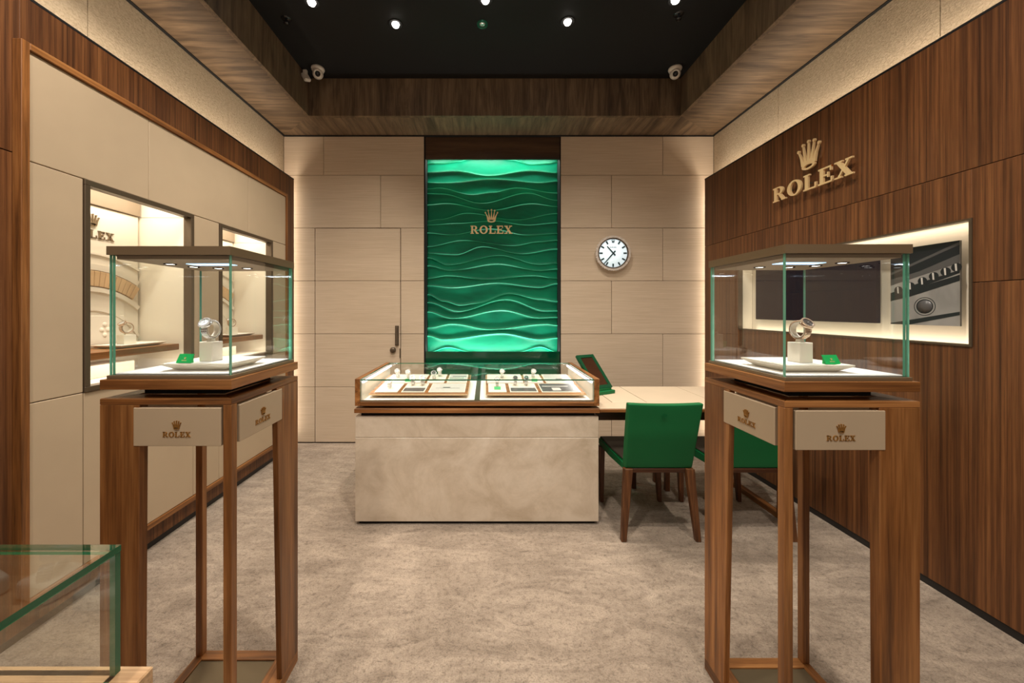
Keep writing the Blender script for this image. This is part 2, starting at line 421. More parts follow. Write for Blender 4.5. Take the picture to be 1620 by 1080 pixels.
# ================================================================== room shell
YB, YF = 3.92, -1.3
floor = struct('floor', MB().box(-2.6, 2.75, YF, YB+.3, -.05, 0), M['carpet'])
ceiling = struct('ceiling', MB().box(-1.75, 1.93, YF, 3.60, 3.59, 3.64), M['ceilblack'])
# soffit: mitred boards of smoked oak, dark shadow gap at the wall
def soffit_board(pts, mat, z0=3.24, z1=3.27):
    return obj('soffit_board', MB().prism(pts, z0, z1), mat, ceiling)
XL, XR, XLi, XRi, YBi = -2.105, 2.385, -1.672, 1.846, 3.513
soffit_board([(XL, YF), (XLi, YF), (XLi, YBi), (XL, YB-.02)], M['oak_x'])
soffit_board([(XR, YF), (XR, YB-.02), (XRi, YBi), (XRi, YF)], M['oak_x'])
soffit_board([(XL, YB-.02), (XLi, YBi), (XRi, YBi), (XR, YB-.02)], M['oak_y'])
box('fascia_board', (XLi-.03, XLi+.003, YF, YBi+.003, 3.2385, 3.59), M['oak_z'], ceiling)
box('fascia_board', (XRi-.003, XRi+.03, YF, YBi+.003, 3.2385, 3.59), M['oak_z'], ceiling)
box('fascia_board', (XLi+.003, XRi-.003, YBi-.003, YBi+.03, 3.2385, 3.59), M['oak_z'], ceiling)
struct('trim_1', MB().box(-2.14, XL, YF, YB, 3.235, 3.30).box(XR, 2.42, YF, YB, 3.235, 3.30).box(-2.14, 2.42, YB-.02, YB+.02, 3.232, 3.30), M['black'])

# ---- back wall
wb = struct('wall_back', MB().box(-2.45, -.648, 3.96, 4.0, 0, 3.26).box(.80, 2.7, 3.96, 4.0, 0, 3.26).box(-.648, .80, 4.14, 4.2, 0, 3.26), M['black'])
def X(px, y=YB): return (px-768)*y/588
def Z(py, y=YB): return 1.4-(py-491)*y/588
rowsz = [3.238, 2.827, 2.270, 1.713, 1.153, .593, .012]
G = .0022
def wpanel(x0, x1, z0, z1, par, bev=.0015):
    return box('wall_panel', (x0+G, x1-G, YB, YB+.035, z0+G, z1-G), M['wallpanel'], par, bev)
xl0, xl1 = -2.127, X(671)
dl, dr = X(498), X(634)
for r, cuts in enumerate([[X(512)], [X(602)]]):
    xs = [xl0]+cuts+[xl1]
    for a, b in zip(xs, xs[1:]): wpanel(a, b, rowsz[r+1], rowsz[r], wb)
for r in range(2, 6):
    wpanel(xl0, dl, rowsz[r+1], rowsz[r], wb); wpanel(dr, xl1, rowsz[r+1], rowsz[r], wb)
xr0, xr1 = X(887), 2.407
for r in range(6):
    cut = X(1048.5) if r % 2 == 0 else X(967.5)
    wpanel(xr0, cut, rowsz[r+1], rowsz[r], wb); wpanel(cut, xr1, rowsz[r+1], rowsz[r], wb)
# hidden door in the panelling
door = struct('door_1', MB().box(dl+.004, dr-.004, YB+.036, YB+.039, .012, rowsz[2]), M['black'])
for r in range(2, 6): wpanel(dl+.003, dr-.003, rowsz[r+1], rowsz[r]-(.003 if r == 2 else 0), door)
hx = X(628)
dh = obj('door_handle', MB().box(hx-.020, hx+.020, YB-.006, YB, 1.03, 1.24, .002).box(hx-.006, hx+.012, YB-.045, YB-.018, 1.04, 1.23, .004).box(hx-.004, hx+.008, YB-.02, YB-.005, 1.05, 1.07).box(hx-.004, hx+.008, YB-.02, YB-.005, 1.20, 1.22), M['darkbronze'], door)
obj('door_lock', MB().lathe([(0, 0), (.03, 0), (.03, .02), (.024, .03), (0, .03)], 20, frame((X(622), YB, .985), (1, 0, 0), (0, 0, 1), 1)), M['darkbronze'], door)
box('latch_plate', (dr-.012, dr-.002, YB-.004, YB, .90, 1.0), M['darkbronze'], door)

# ---- recess with the green relief panel
rec = struct('trim_2', MB().box(-.648, -.634, YB+.001, 4.14, 0, 3.235).box(.786, .80, YB+.001, 4.14, 0, 3.235), M['black'])
box('header_board', (-.634, .786, 3.93, 3.946, 2.997, 3.232), M['header'], rec)
LINES = [
 [(35, 168), (110, 167), (180, 158), (250, 140), (340, 128), (420, 150), (520, 172), (600, 168), (640, 160)],
 [(35, 207), (160, 202), (320, 222), (520, 200), (640, 210)],
 [(35, 253), (110, 255), (340, 237), (560, 254), (640, 246)],
 [(35, 281), (90, 277), (240, 307), (340, 297), (450, 277), (640, 300)],
 [(35, 302), (100, 304), (290, 345), (500, 300), (640, 332)],
 [(35, 352), (120, 346), (330, 377), (520, 347), (640, 360)],
 [(35, 425), (90, 418), (220, 390), (450, 420), (640, 392)],
 [(35, 443), (180, 435), (340, 425), (500, 443), (640, 433)],
 [(35, 478), (140, 487), (330, 460), (500, 488), (640, 482)],
 [(35, 540), (200, 512), (430, 535), (560, 518), (640, 512)],
 [(35, 570), (170, 575), (290, 540), (470, 572), (640, 550)],
 [(35, 590), (130, 622), (370, 580), (560, 620), (640, 615)],
 [(35, 625), (140, 647), (360, 617), (560, 648), (640, 640)],
 [(35, 683), (130, 670), (310, 688), (530, 670), (640, 683)],
 [(35, 715), (150, 723), (360, 703), (560, 722), (640, 705)],
 [(35, 755), (110, 785), (190, 803), (260, 795), (420, 752), (560, 775), (640, 785)],
 [(35, 790), (180, 830), (400, 777), (590, 828), (640, 828)],
 [(35, 832), (150, 862), (380, 825), (560, 860), (640, 857)],
 [(35, 905), (150, 887), (330, 912), (590, 888), (640, 893)],
 [(35, 940), (110, 957), (380, 930), (560, 957), (640, 950)],
 [(35, 1015), (130, 992), (240, 1012), (350, 1026), (460, 1012), (560, 990), (640, 1012)]]
def lerp_line(L, x):
    for (a, b), (c, d) in zip(L, L[1:]):
        if x <= c:
            t = max(0, min(1, (x-a)/(c-a))); t = (1-math.cos(PI*t))/2; return b+(d-b)*t
    return L[-1][1]
def relief():
    bm = bmesh.new(); x0, x1, z0, z1, yb = -.633, .785, .88, 3.11, 4.06
    nx, per = 90, 14
    cols = []
    for i in range(nx+1):
        u = i/nx; cx = 35+u*605
        zs = [1.4-((lerp_line(L, cx)/2.841+200)-491)*yb/588 for L in LINES]
        # keep lines in order with a minimal spacing
        for k in range(1, len(zs)): zs[k] = min(zs[k], zs[k-1]-.012)
        stops = [max(z1, zs[0]+.05)]+zs+[min(z0, zs[-1]-.03)]
        col = []
        for k, (a, b) in enumerate(zip(stops, stops[1:])):
            gap = a-b; A = min(.036, gap*.34)
            for j in range(per):
                t = (1-math.cos(PI*j/per))/2
                z = a+(b-a)*t
                # surface falls back from the crest above and comes forward again to the next crest
                h = A*(.55*(1-t)**1.6+.45*math.exp(-t*gap/.007)+.35*math.exp(-(1-t)*gap/.006))-A*.5
                if k == 0 and t < .01: h = -.004
                col.append((z, h))
        col.append((stops[-1], -.004)); cols.append(col)
    V = []
    for i, col in enumerate(cols):
        x = x0+(x1-x0)*i/nx
        V.append([bm.verts.new((x, yb-h, max(z0-.002, min(z1+.002, z)))) for z, h in col])
    for i in range(nx):
        for j in range(len(V[0])-1):
            f = bm.faces.new((V[i][j], V[i][j+1], V[i+1][j+1], V[i+1][j])); f.smooth = True
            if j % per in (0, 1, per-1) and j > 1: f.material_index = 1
    # sharp crests
    for i in range(nx):
        for k in range(1, len(LINES)+1):
            e = bm.edges.get((V[i][k*per], V[i+1][k*per]))
            if e: e.smooth = False
    m = MB(); m.bm.free(); m.bm = bm; return m
tg = thing('relief_panel', 'tall emerald green wall panel with carved wave lines, in the recess of the back wall', 'wall panel', (.078, 4.0, .0))
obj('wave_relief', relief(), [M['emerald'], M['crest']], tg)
box('backing_board', (-.633, .785, 4.10, 4.135, .86, 3.12), M['greengloss'], rec)
box('lower_panel', (-.633, .785, 3.93, 3.946, .0, .9656), M['greengloss'], rec, .002)
sg = thing('wall_sign', 'small gold crown and serif capitals mounted on the emerald wave panel', 'sign', (.06, 3.93, 1.85), group=None)
brand(sg, (X(777.5, 3.94), 3.945, Z(369.5, 3.94)), (1, 0, 0), (0, 0, 1), 12.5*3.94/588, .42, 1.65, None, True)
for o in (.3, 1.66, 2.5, 3.5, 4.8):
    xx = X(777.5, 3.94)+(o-LW/2)*.0838
    box('mounting_pin', (xx-.003, xx+.003, 3.945, 4.04, Z(369.5, 3.94)+.04, Z(369.5, 3.94)+.046), M['darkbronze'], sg)
box('mounting_pin', (X(777.5, 3.94)-.003, X(777.5, 3.94)+.003, 3.945, 4.04, Z(349, 3.94), Z(349, 3.94)+.006), M['darkbronze'], sg)

# ---- clock
def clock():
    c = Vector((X(968), YB, Z(401.3)))
    t = thing('wall_clock', 'round backlit wall clock with fluted steel bezel on the beige back wall', 'clock', c)
    F = frame(c, (1, 0, 0), (0, 0, 1), 1)
    R = .187
    obj('case', MB().lathe([(0, 0), (R-.02, 0), (R-.012, .03), (R-.03, .034), (0, .034)], 48, F), M['steel'], t)
    b = MB(); n = 48
    for i in range(n):
        a = 2*PI*i/n; d = 2*PI/n
        p = [(math.cos(a)*R*.86, math.sin(a)*R*.86), (math.cos(a)*R, math.sin(a)*R), (math.cos(a+d*.5)*R*.95, math.sin(a+d*.5)*R*.95), (math.cos(a+d)*R, math.sin(a+d)*R), (math.cos(a+d)*R*.86, math.sin(a+d)*R*.86)]
        b.prism(p, .03, .046 if i % 2 else .050, F)
    obj('bezel', b, plain('fluted_bezel', srgb(226, 216, 206), .25, .35), t)
    obj('inner_ring', MB().arc(R*.79, R*.85, 0, 2*PI, .03, .044, 48, F), M['darkbronze'], t)
    d = obj('dial', MB().lathe([(0, .036), (R*.80, .036), (R*.80, .030)], 48, F), M['clockface'], t)
    for i in range(12):
        if i == 0: continue
        a = PI/2-i*PI/6
        m = MB().prism([(R*.58, -.008), (R*.77, -.008), (R*.77, .008), (R*.58, .008)], .037, .040, F @ Matrix.Rotation(a, 4, 'Z'))
        obj('hour_marker', m, M['ink'], d)
    h = lambda ang, l, tail, wd, z: MB().prism([(-tail, -wd), (l, -wd*.7), (l, wd*.7), (-tail, wd)], z, z+.003, F @ Matrix.Rotation(PI/2-math.radians(ang), 4, 'Z'))
    obj('hour_hand', h(318, R*.52, R*.17, .008, .042), M['ink'], t)
    obj('minute_hand', h(221, R*.80, R*.17, .0075, .046), M['ink'], t)
    put(WORDM, 'lettering', d, frame(c+Vector((-LW*.0125/2, -.037, R*.30)), (1, 0, 0), (0, 0, 1), .0125), M['ink'])
    put(CROWNM, 'crown', d, frame(c+Vector((0, -.037, R*.58)), (1, 0, 0), (0, 0, 1), .038), M['ink'])
clock()

# ---- left wall
XW, XP = -1.968, -1.94
wl = struct('wall_left', MB().box(-2.20, -2.15, YF, YB+.05, 2.45, 3.26).box(-2.55, -2.50, YF, YB+.05, 0, 2.5).box(-2.5, -2.2, YF, YB+.05, 2.45, 2.5), M['black'])
def fab(x0, x1, ys, par):
    for a, b in zip(ys, ys[1:]): box('fabric_panel', (x0, x1, a+.002, b-.002, 2.52, 3.235), M['fabric'], par, .001)
fab(-2.15, -2.127, [YF, .3, 1.988, 3.073, YB], wl)
ZT, ZW = 2.75, 2.74
# veneer around the big leather field (field y 1.574..3.608, z .17..2.505)
FY0, FY1, FZ0, FZ1 = 1.5745, 3.608, .172, 2.503
def ven(y0, y1, z0, z1, par, x0=XW-.03, x1=XW): return box('veneer_panel', (x0, x1, y0, y1, z0, z1), M['veneer'], par, .0012)
ven(YF, .2, .04, 2.056, wl); ven(YF, .2, 2.06, ZW, wl)
ven(.203, 1.57, .04, 2.056, wl); ven(.203, 1.57, 2.06, ZW, wl)
ven(1.57, 3.82, FZ1, ZW, wl); ven(1.57, 3.82, .04, FZ0, wl); ven(3.608, 3.82, FZ0, FZ1, wl)
box('top_edge', (XW-.031, XW+.001, YF, 3.82, ZW, ZW+.012), M['plinth'], wl)
struct('baseboard_left', MB().box(XW-.03, XW-.012, YF, 3.82, 0, .04), M['plinth'])
# walnut frame around the leather field
fr = MB()
fr.box(XW, XP+.012, FY0-.03, FY0, FZ0-.03, FZ1+.03, .002); fr.box(XW, XP+.012, FY1, FY1+.02, FZ0-.03, FZ1+.03, .002)
obj('field_frame', fr, M['walnut_z'], wl)
fr = MB()
fr.box(XW, XP+.012, FY0, FY1, FZ1, FZ1+.03, .002); fr.box(XW, XP+.012, FY0, FY1, FZ0-.03, FZ0, .002)
obj('field_frame', fr, M['walnut_y'], wl)
g = .0018
NZ0, NZ1 = 1.004, 2.035
def lp(y0, y1, z0, z1): box('leather_panel', (XP-.025, XP, y0+g, y1-g, z0+g, z1-g), M['leather'], wl, .0025)
N1, N2, NWD = 1.794, 2.708, .674
for a, b in [(FY0, 2.143), (2.143, 3.042), (3.042, FY1)]: lp(a, b, NZ1, FZ1)
for a, b in [(FY0, N1), (N1+NWD, N2), (N2+NWD, FY1)]: lp(a, b, NZ0, NZ1)
for a, b in [(FY0, N1), (N1, N1+NWD), (N1+NWD, N2), (N2, N2+NWD), (N2+NWD, FY1)]: lp(a, b, FZ0, NZ0)
obj('leather_backing', MB().box(XP-.03, XP-.026, FY0, FY1, NZ1, FZ1).box(XP-.03, XP-.026, FY0, FY1, FZ0, NZ0).box(XP-.03, XP-.026, FY0, N1, NZ0, NZ1).box(XP-.03, XP-.026, N1+NWD, N2, NZ0, NZ1).box(XP-.03, XP-.026, N2+NWD, FY1, NZ0, NZ1), M['black'], wl)

# ---- display niches in the left wall
def niche(y0, label):
    y1 = y0+NWD; ym = (y0+y1)/2; xb = -2.29
    t = thing('display_niche', label, 'display niche', (-2.1, ym, NZ0), group='lit niches in the leather wall')
    f = MB(); wd_ = .026
    for a in ((y0, y1, NZ1-wd_, NZ1), (y0, y1, NZ0, NZ0+wd_), (y0, y0+wd_, NZ0+wd_, NZ1-wd_), (y1-wd_, y1, NZ0+wd_, NZ1-wd_)):
        f.box(-1.985, XP+.008, a[0], a[1], a[2], a[3], .002)
    obj('frame', f, M['darkbronze'], t)
    i0, i1 = y0+.02, y1-.02
    obj('lining', MB().box(xb, -1.985, i0-.01, i0, 1.02, 2.2).box(xb, -1.985, i1, i1+.01, 1.02, 2.01).box(xb, -1.985, i1+.0, i1+.012, 2.013, 2.2).box(xb-.01, xb, i0-.01, i1+.01, 1.02, 2.21).box(xb, -1.985, i0, i1, 2.2, 2.21), M['cream'], t)
    box('niche_floor', (xb, -1.985, i0, i1, 1.015, 1.03), M['cream'], t)
    box('header_board', (xb, xb+.03, i0+.004, i1-.012, 2.012, 2.198), M['taupe'], t, .002)
    # inner plinth and shelf
    box('riser', (xb, -2.12, i0+.01, i1-.20, 1.03, 1.10), M['cream'], t, .003)
    box('shelf', (xb+.025, -2.0, i0+.004, i1-.02, 1.146, 1.184), M['walnut_y'], t, .002)
    b0, b1 = i0+.006, i1-.015
    bd = box('backdrop', (xb, xb+.018, b0, b1, 1.184, 2.01), M['cream'], t, .003)
    cy, cz = ym, 1.07
    F = frame((xb+.018, cy, cz), (0, 1, 0), (0, 0, 1), 1)       # normal +x
    hw = (b1-b0)/2-.004
    seg = None
    n = 19; amax = math.asin(hw/.565); st = 2*amax/n
    for k in range(n):
        a = PI/2+amax-st*(k+.5)
        if seg is None:
            m = MB().prism([(.472*math.cos(PI/2-st*.47), .472*math.sin(PI/2-st*.47)), (.560*math.cos(PI/2-st*.47), .560*math.sin(PI/2-st*.47)), (.560*math.cos(PI/2+st*.47), .560*math.sin(PI/2+st*.47)), (.472*math.cos(PI/2+st*.47), .472*math.sin(PI/2+st*.47))], 0, .014, None, 0, .002)
            me = bpy.data.meshes.new('segment'); m.bm.to_mesh(me); m.bm.free(); me.materials.append(M['tan']); seg = me
        put(seg, 'segment', bd, F @ Matrix.Rotation(a-PI/2, 4, 'Z'))
    def ringp(name, r0, r1, h, lim=None):
        am = math.asin(min(.99, hw/r1)) if r1 > hw else PI/2
        am2 = min(am, lim or 9)
        obj(name, MB().arc(r0, r1, PI/2-am2, PI/2+am2, 0, h, 24, F), M['cream'], bd)
    ringp('relief_ring', .565, .60, .010); ringp('relief_ring', .655, .668, .008); ringp('relief_ring', .44, .466, .012); ringp('relief_ring', .33, .345, .008)
    e = MB().prism([(-.13, .13), (.20, .13), (.20, .30), (-.13, .30)], 0, .006, F, 0, .002)
    for q in range(6):
        e.lathe([(0, .011), (.011, .010), (.015, .006)], 12, F @ Matrix.Translation((.10+.036*math.cos(q*PI/3), .215+.036*math.sin(q*PI/3), 0)))
    e.lathe([(0, .012), (.011, .010), (.015, .006)], 12, F @ Matrix.Translation((.10, .215, 0)))
    obj('relief_emblem', e, M['cream'], bd)
    brand(bd, (xb+.018, ym+.015, 1.82), (0, 1, 0), (0, 0, 1), .047, .4, 1.55, M['bronze'])
    mb = MB().box(-1.972, -1.967, y0+wd_, y1-wd_, NZ0+wd_, NZ1-wd_)
    obj('glass_pane', mb, M['nicheglass'], t)
    strip('niche_lamp', (-2.1, ym, 2.185), .12, .55, 4.3, (1, .90, .75), (0, 0, 0))
    strip('niche_lamp', (-2.06, ym, 1.142), .06, .5, .7, (1, .90, .75), (0, 0, 0))
    return t
niche(N1, 'nearer lit wall niche with bronze frame, arched backdrop and walnut shelf')
niche(N2, 'farther lit wall niche with bronze frame, half hidden behind the left showcase')

# ---- right wall
XRW = 2.254
wr = struct('wall_right', MB().box(2.43, 2.48, YF, YB+.05, 2.45, 3.26).box(2.43, 2.48, YF, YB+.05, 0, 2.45), M['black'])
fab(2.407, 2.43, [YF, .3, 1.968, 3.057, YB], wr)
TY0, TY1, TZ0, TZ1 = 1.7235, 3.305, 1.236, 1.825
def ver(y0, y1, z0, z1): box('veneer_panel', (XRW, XRW+.03, y0, y1, z0, z1), M['veneer'], wr, .0012)
ver(YF, .2, 2.058, ZW); ver(.203, 3.82, 2.058, ZW)
ver(YF, .2, 1.531, 2.055); ver(YF, .2, .04, 1.528)
ver(.203, TY0, 1.531, 2.055); ver(.203, TY0, .04, 1.528)
ver(TY0, TY1, TZ1, 2.055); ver(TY0, TY1, .04, TZ0); ver(TY1, 3.82, .04, 2.055)
box('top_edge', (XRW-.001, XRW+.031, YF, 3.82, ZW, ZW+.012), M['plinth'], wr)
struct('baseboard_right', MB().box(XRW+.005, XRW+.03, YF, 3.82, 0, .04), M['plinth'])
tn = thing('media_niche', 'backlit cream recess with thin dark trim, in the walnut wall on the right', 'wall recess', (2.33, 2.5, TZ0))
xbk = 2.375
obj('lining', MB().box(xbk, xbk+.01, TY0, TY1, TZ0-.02, TZ1+.02).box(XRW+.03, xbk, TY0-.012, TY0-.002, TZ0-.02, TZ1+.02).box(XRW+.03, xbk, TY1+.002, TY1+.012, TZ0-.02, TZ1+.02).box(XRW+.03, xbk, TY0, TY1, TZ1+.02, TZ1+.03).box(XRW+.03, xbk, TY0, TY1, TZ0-.03, TZ0-.02), M['cream'], tn)
e = MB()
for a in ((TY0-.005, TY1+.005, TZ1-.006, TZ1+.004), (TY0-.005, TY1+.005, TZ0-.004, TZ0+.006), (TY0-.005, TY0+.006, TZ0+.006, TZ1-.006), (TY1-.006, TY1+.005, TZ0+.006, TZ1-.006)):
    e.box(XRW-.006, XRW+.03, *a)
obj('trim_frame', e, M['darkbronze'], tn)
def tv(loc, sx, sy, rot, en): strip('niche_strip_lamp', loc, sx, sy, en, (1, .86, .68), rot)
xm = (XRW+.03+xbk)/2+.01
tv((xm, 2.5, TZ1+.012), .05, 1.5, (0, 0, 0), 1.25); tv((xm, 2.5, TZ0-.012), .05, 1.5, (PI, 0, 0), 1.1)
tv((xm, TY0+.004, 1.53), .05, .5, (-PI/2, 0, 0), 1.2) if False else None
sc = thing('display_screen', 'wide blank dark screen hanging in the backlit recess on the right', 'screen', (2.335, 2.69, 1.325))
box('panel', (2.315, 2.34, 2.20, 3.185, 1.325, 1.745), M['screen'], sc, .002)
box('mount', (2.34, xbk, 2.5, 2.9, 1.45, 1.6), M['black'], sc)
# photo board: grey close-up print of a metal clasp
ph = thing('photo_board', 'grey close-up photo print board hanging beside the blank screen', 'picture', (2.335, 1.96, 1.325))
py0, py1, pz0, pz1 = 1.815, 2.125, 1.323, 1.743
box('board', (2.318, 2.327, py0, py1, pz0, pz1), M['printmid'], ph, .001)
box('mount', (2.327, xbk, 1.9, 2.05, 1.45, 1.6), M['black'], ph)
# print coordinates: s 0..1 left to right as seen (y decreasing), t 0..1 bottom to top
Fp = frame((2.318, py1, pz0), (0, -1, 0), (0, 0, 1), 1); pw, phh = py1-py0, pz1-pz0
def pp(pts): return [(a*pw, b*phh) for a, b in pts]
pr = obj('printed_image', MB().prism(pp([(0, 0), (1, 0), (1, 1), (0, 1)]), 0, .0012, Fp), M['print'], ph)
def ink(pts, mat, h): return obj('printed_shape', MB().prism(pp(pts), h, h+.0005, Fp), M[mat], pr)
ink([(0, .60), (1, .78), (1, 1), (0, 1)], 'printdark', .0012)
ink([(0, .52), (.55, .64), (1, .74), (1, .84), (.45, .68), (0, .60)], 'printmid', .0014)
ink([(.0, .66), (1, .95), (1, .985), (.0, .69)], 'printmid', .0014)
ink([(0, .37), (.55, .50), (1, .62), (1, .655), (.5, .545), (0, .42)], 'printdark', .0014)
ink([(0, .31), (.32, .365), (1, .53), (1, .60), (.5, .49), (0, .375)], 'printdark', .0016)
ink([(0, .0), (.3, .0), (1, .13), (1, .17), (.55, .10), (0, .015)], 'printdark', .0014)
for s_, t_ in [(.13, .455), (.32, .50), (.50, .555), (.66, .605), (.82, .65), (.96, .69)]:
    mb = MB().prism([(s_*pw+.021*math.cos(a*PI/10), t_*phh+.021*math.sin(a*PI/10)) for a in range(20)], .0018, .0024, Fp)
    k = obj('printed_shape', mb, M['printdark'], pr)
    obj('printed_shape', MB().prism([(s_*pw-.004, t_*phh-.018), (s_*pw+.003, t_*phh-.018), (s_*pw+.001, t_*phh+.018), (s_*pw-.007, t_*phh+.018)], .0024, .0028, Fp), M['printlite'], pr)
cxp, czp = .53*pw, .235*phh
obj('printed_ring', MB().arc(.0455, .048, 0, 2*PI, .0014, .0022, 40, Fp @ Matrix.Translation((cxp, czp, 0))), M['printdark'], pr)
obj('printed_ring', MB().arc(.034, .0375, 0, 2*PI, .0014, .0022, 40, Fp @ Matrix.Translation((cxp, czp, 0))), M['printdark'], pr)
obj('printed_shape', MB().lathe([(0, .0018), (.034, .0016), (.034, .0012)], 32, Fp @ Matrix.Translation((cxp, czp, 0))), M['printmid'], pr)
# gold sign on the right wall
rs = thing('wall_sign', 'large gold crown and serif capitals standing off the walnut wall on the right', 'sign', (XRW-.03, 2.58, 2.235))
SY, SH, ST = 2.548, .107, 1.10
for me_, o_ in LETM:
    put(me_, 'letter', rs, frame((XRW-.03, SY+LW*SH*ST/2-o_*SH*ST, 2.226), (0, -1, 0), (0, 0, 1), SH) @ Matrix.Diagonal((ST, 1, 1, 1)))
put(CROWNM, 'crown', rs, frame((XRW-.03, SY, 2.368), (0, -1, 0), (0, 0, 1), .2) @ Matrix.Diagonal((.87, 1, .55, 1)))
for o_, zz in ((.22, 2.28), (1.2, 2.28), (2.53, 2.28), (3.5, 2.28), (4.78, 2.28), (2.65, 2.42)):
    yy = SY+LW*SH*ST/2-o_*SH*ST
    box('mounting_pin', (XRW-.029, XRW, yy-.004, yy+.004, zz-.004, zz+.004), M['darkbronze'], rs)

# ---- ceiling fixtures
lab = ['ceiling downlight with bright bulb, left of the green ringed fitting', 'ceiling downlight with small bright bulb, right of the green ringed fitting',
       'ceiling downlight cut by the top edge, nearest the left camera', 'ceiling downlight cut by the top edge, above the green ringed fitting', 'ceiling downlight cut by the top edge, nearest the right camera']
for i, (x, y) in enumerate(DOWN):
    t = thing('ceiling_light', lab[i], 'ceiling light', (x, y, 3.59), group='ceiling downlights')
    obj('trim_ring', MB().lathe([(.040, -.001), (.052, -.004), (.054, 0), (.038, 0)], 24), M['ceilblack'], t, True)
    obj('bulb', MB().lathe([(0, -.022), (.022, -.018), (.028, -.006), (.028, 0)], 20), M['bulb'], t, True)
t = thing('ceiling_fitting', 'unlit ceiling fitting with a green ring, between the two bright downlights', 'ceiling light', (-.024, 2.84, 3.59))
obj('trim_ring', MB().lathe([(.026, -.002), (.030, -.014), (.040, -.012), (.042, 0)], 24), plain('green_ring', srgb(20, 92, 70), .3, .4), t, True)
obj('lens', MB().lathe([(0, -.010), (.016, -.009), (.026, -.003), (.026, 0)], 20), M['steel'], t, True)
for (x, y), l in zip([(-1.496, 2.793), (1.43, 2.75)], ['small black ceiling sprinkler left of the downlights', 'small black ceiling sprinkler right of the downlights']):
    t = thing('ceiling_sprinkler', l, 'sprinkler', (x, y, 3.59), group='ceiling sprinklers')
    obj('rosette', MB().lathe([(0, -.006), (.034, -.004), (.036, 0)], 20), M['lens'], t, True)
    obj('head', MB().lathe([(.008, 0), (.008, -.03), (.02, -.034), (.02, -.037), (0, -.037)], 14), M['lens'], t, True)
def cctv(x, y, ax, label):
    t = thing('security_camera', label, 'camera', (x, y, 3.59), group='white security cameras')
    obj('base', MB().lathe([(.0, 0), (.056, 0), (.058, -.012), (.050, -.028), (.0, -.028)], 24), M['whiteplastic'], t, True)
    d = Vector((ax, -1, -.55)).normalized(); F = Matrix.Translation((0, 0, -.052)) @ d.to_track_quat('Z', 'Y').to_matrix().to_4x4()
    obj('turret', MB().lathe([(0, -.045), (.025, -.038), (.042, -.018), (.046, .004), (.040, .024), (.034, .034), (.030, .034)], 24, F), M['whiteplastic'], t, True)
    obj('lens_ring', MB().lathe([(.022, .032), (.024, .046), (.033, .046), (.034, .030)], 24, F), M['whiteplastic'], t, True)
    obj('lens', MB().lathe([(0, .036), (.024, .034), (.024, .030)], 20, F), M['lens'], t, True)
cctv(X(503, 3.36), 3.36, .35, 'white turret security camera in the left rear corner of the ceiling')
cctv(X(1068, 3.36), 3.36, -.35, 'white turret security camera in the right rear corner of the ceiling')
dx = X(484, 3.38)
dt = thing('motion_detector', 'small white box detector on a bracket beside the left camera', 'detector', (dx, 3.38, 3.59))
R_ = Matrix.Translation((0, 0, -.07)) @ Matrix.Rotation(math.radians(35), 4, 'Z') @ Matrix.Rotation(math.radians(-28), 4, 'X') @ Matrix.Rotation(math.radians(-18), 4, 'Y')
t_ = bmesh.new(); bmesh.ops.create_cube(t_, size=1); bmesh.ops.scale(t_, vec=(.058, .03, .085), verts=t_.verts); bmesh.ops.bevel(t_, geom=t_.edges[:], offset=.006, segments=2, affect='EDGES')
obj('housing', MB().add(t_, 0, R_), M['whiteplastic'], dt, True)
obj('bracket', MB().box(-.028, .008, -.006, .02, -.045, 0, .003), M['whiteplastic'], dt, True)

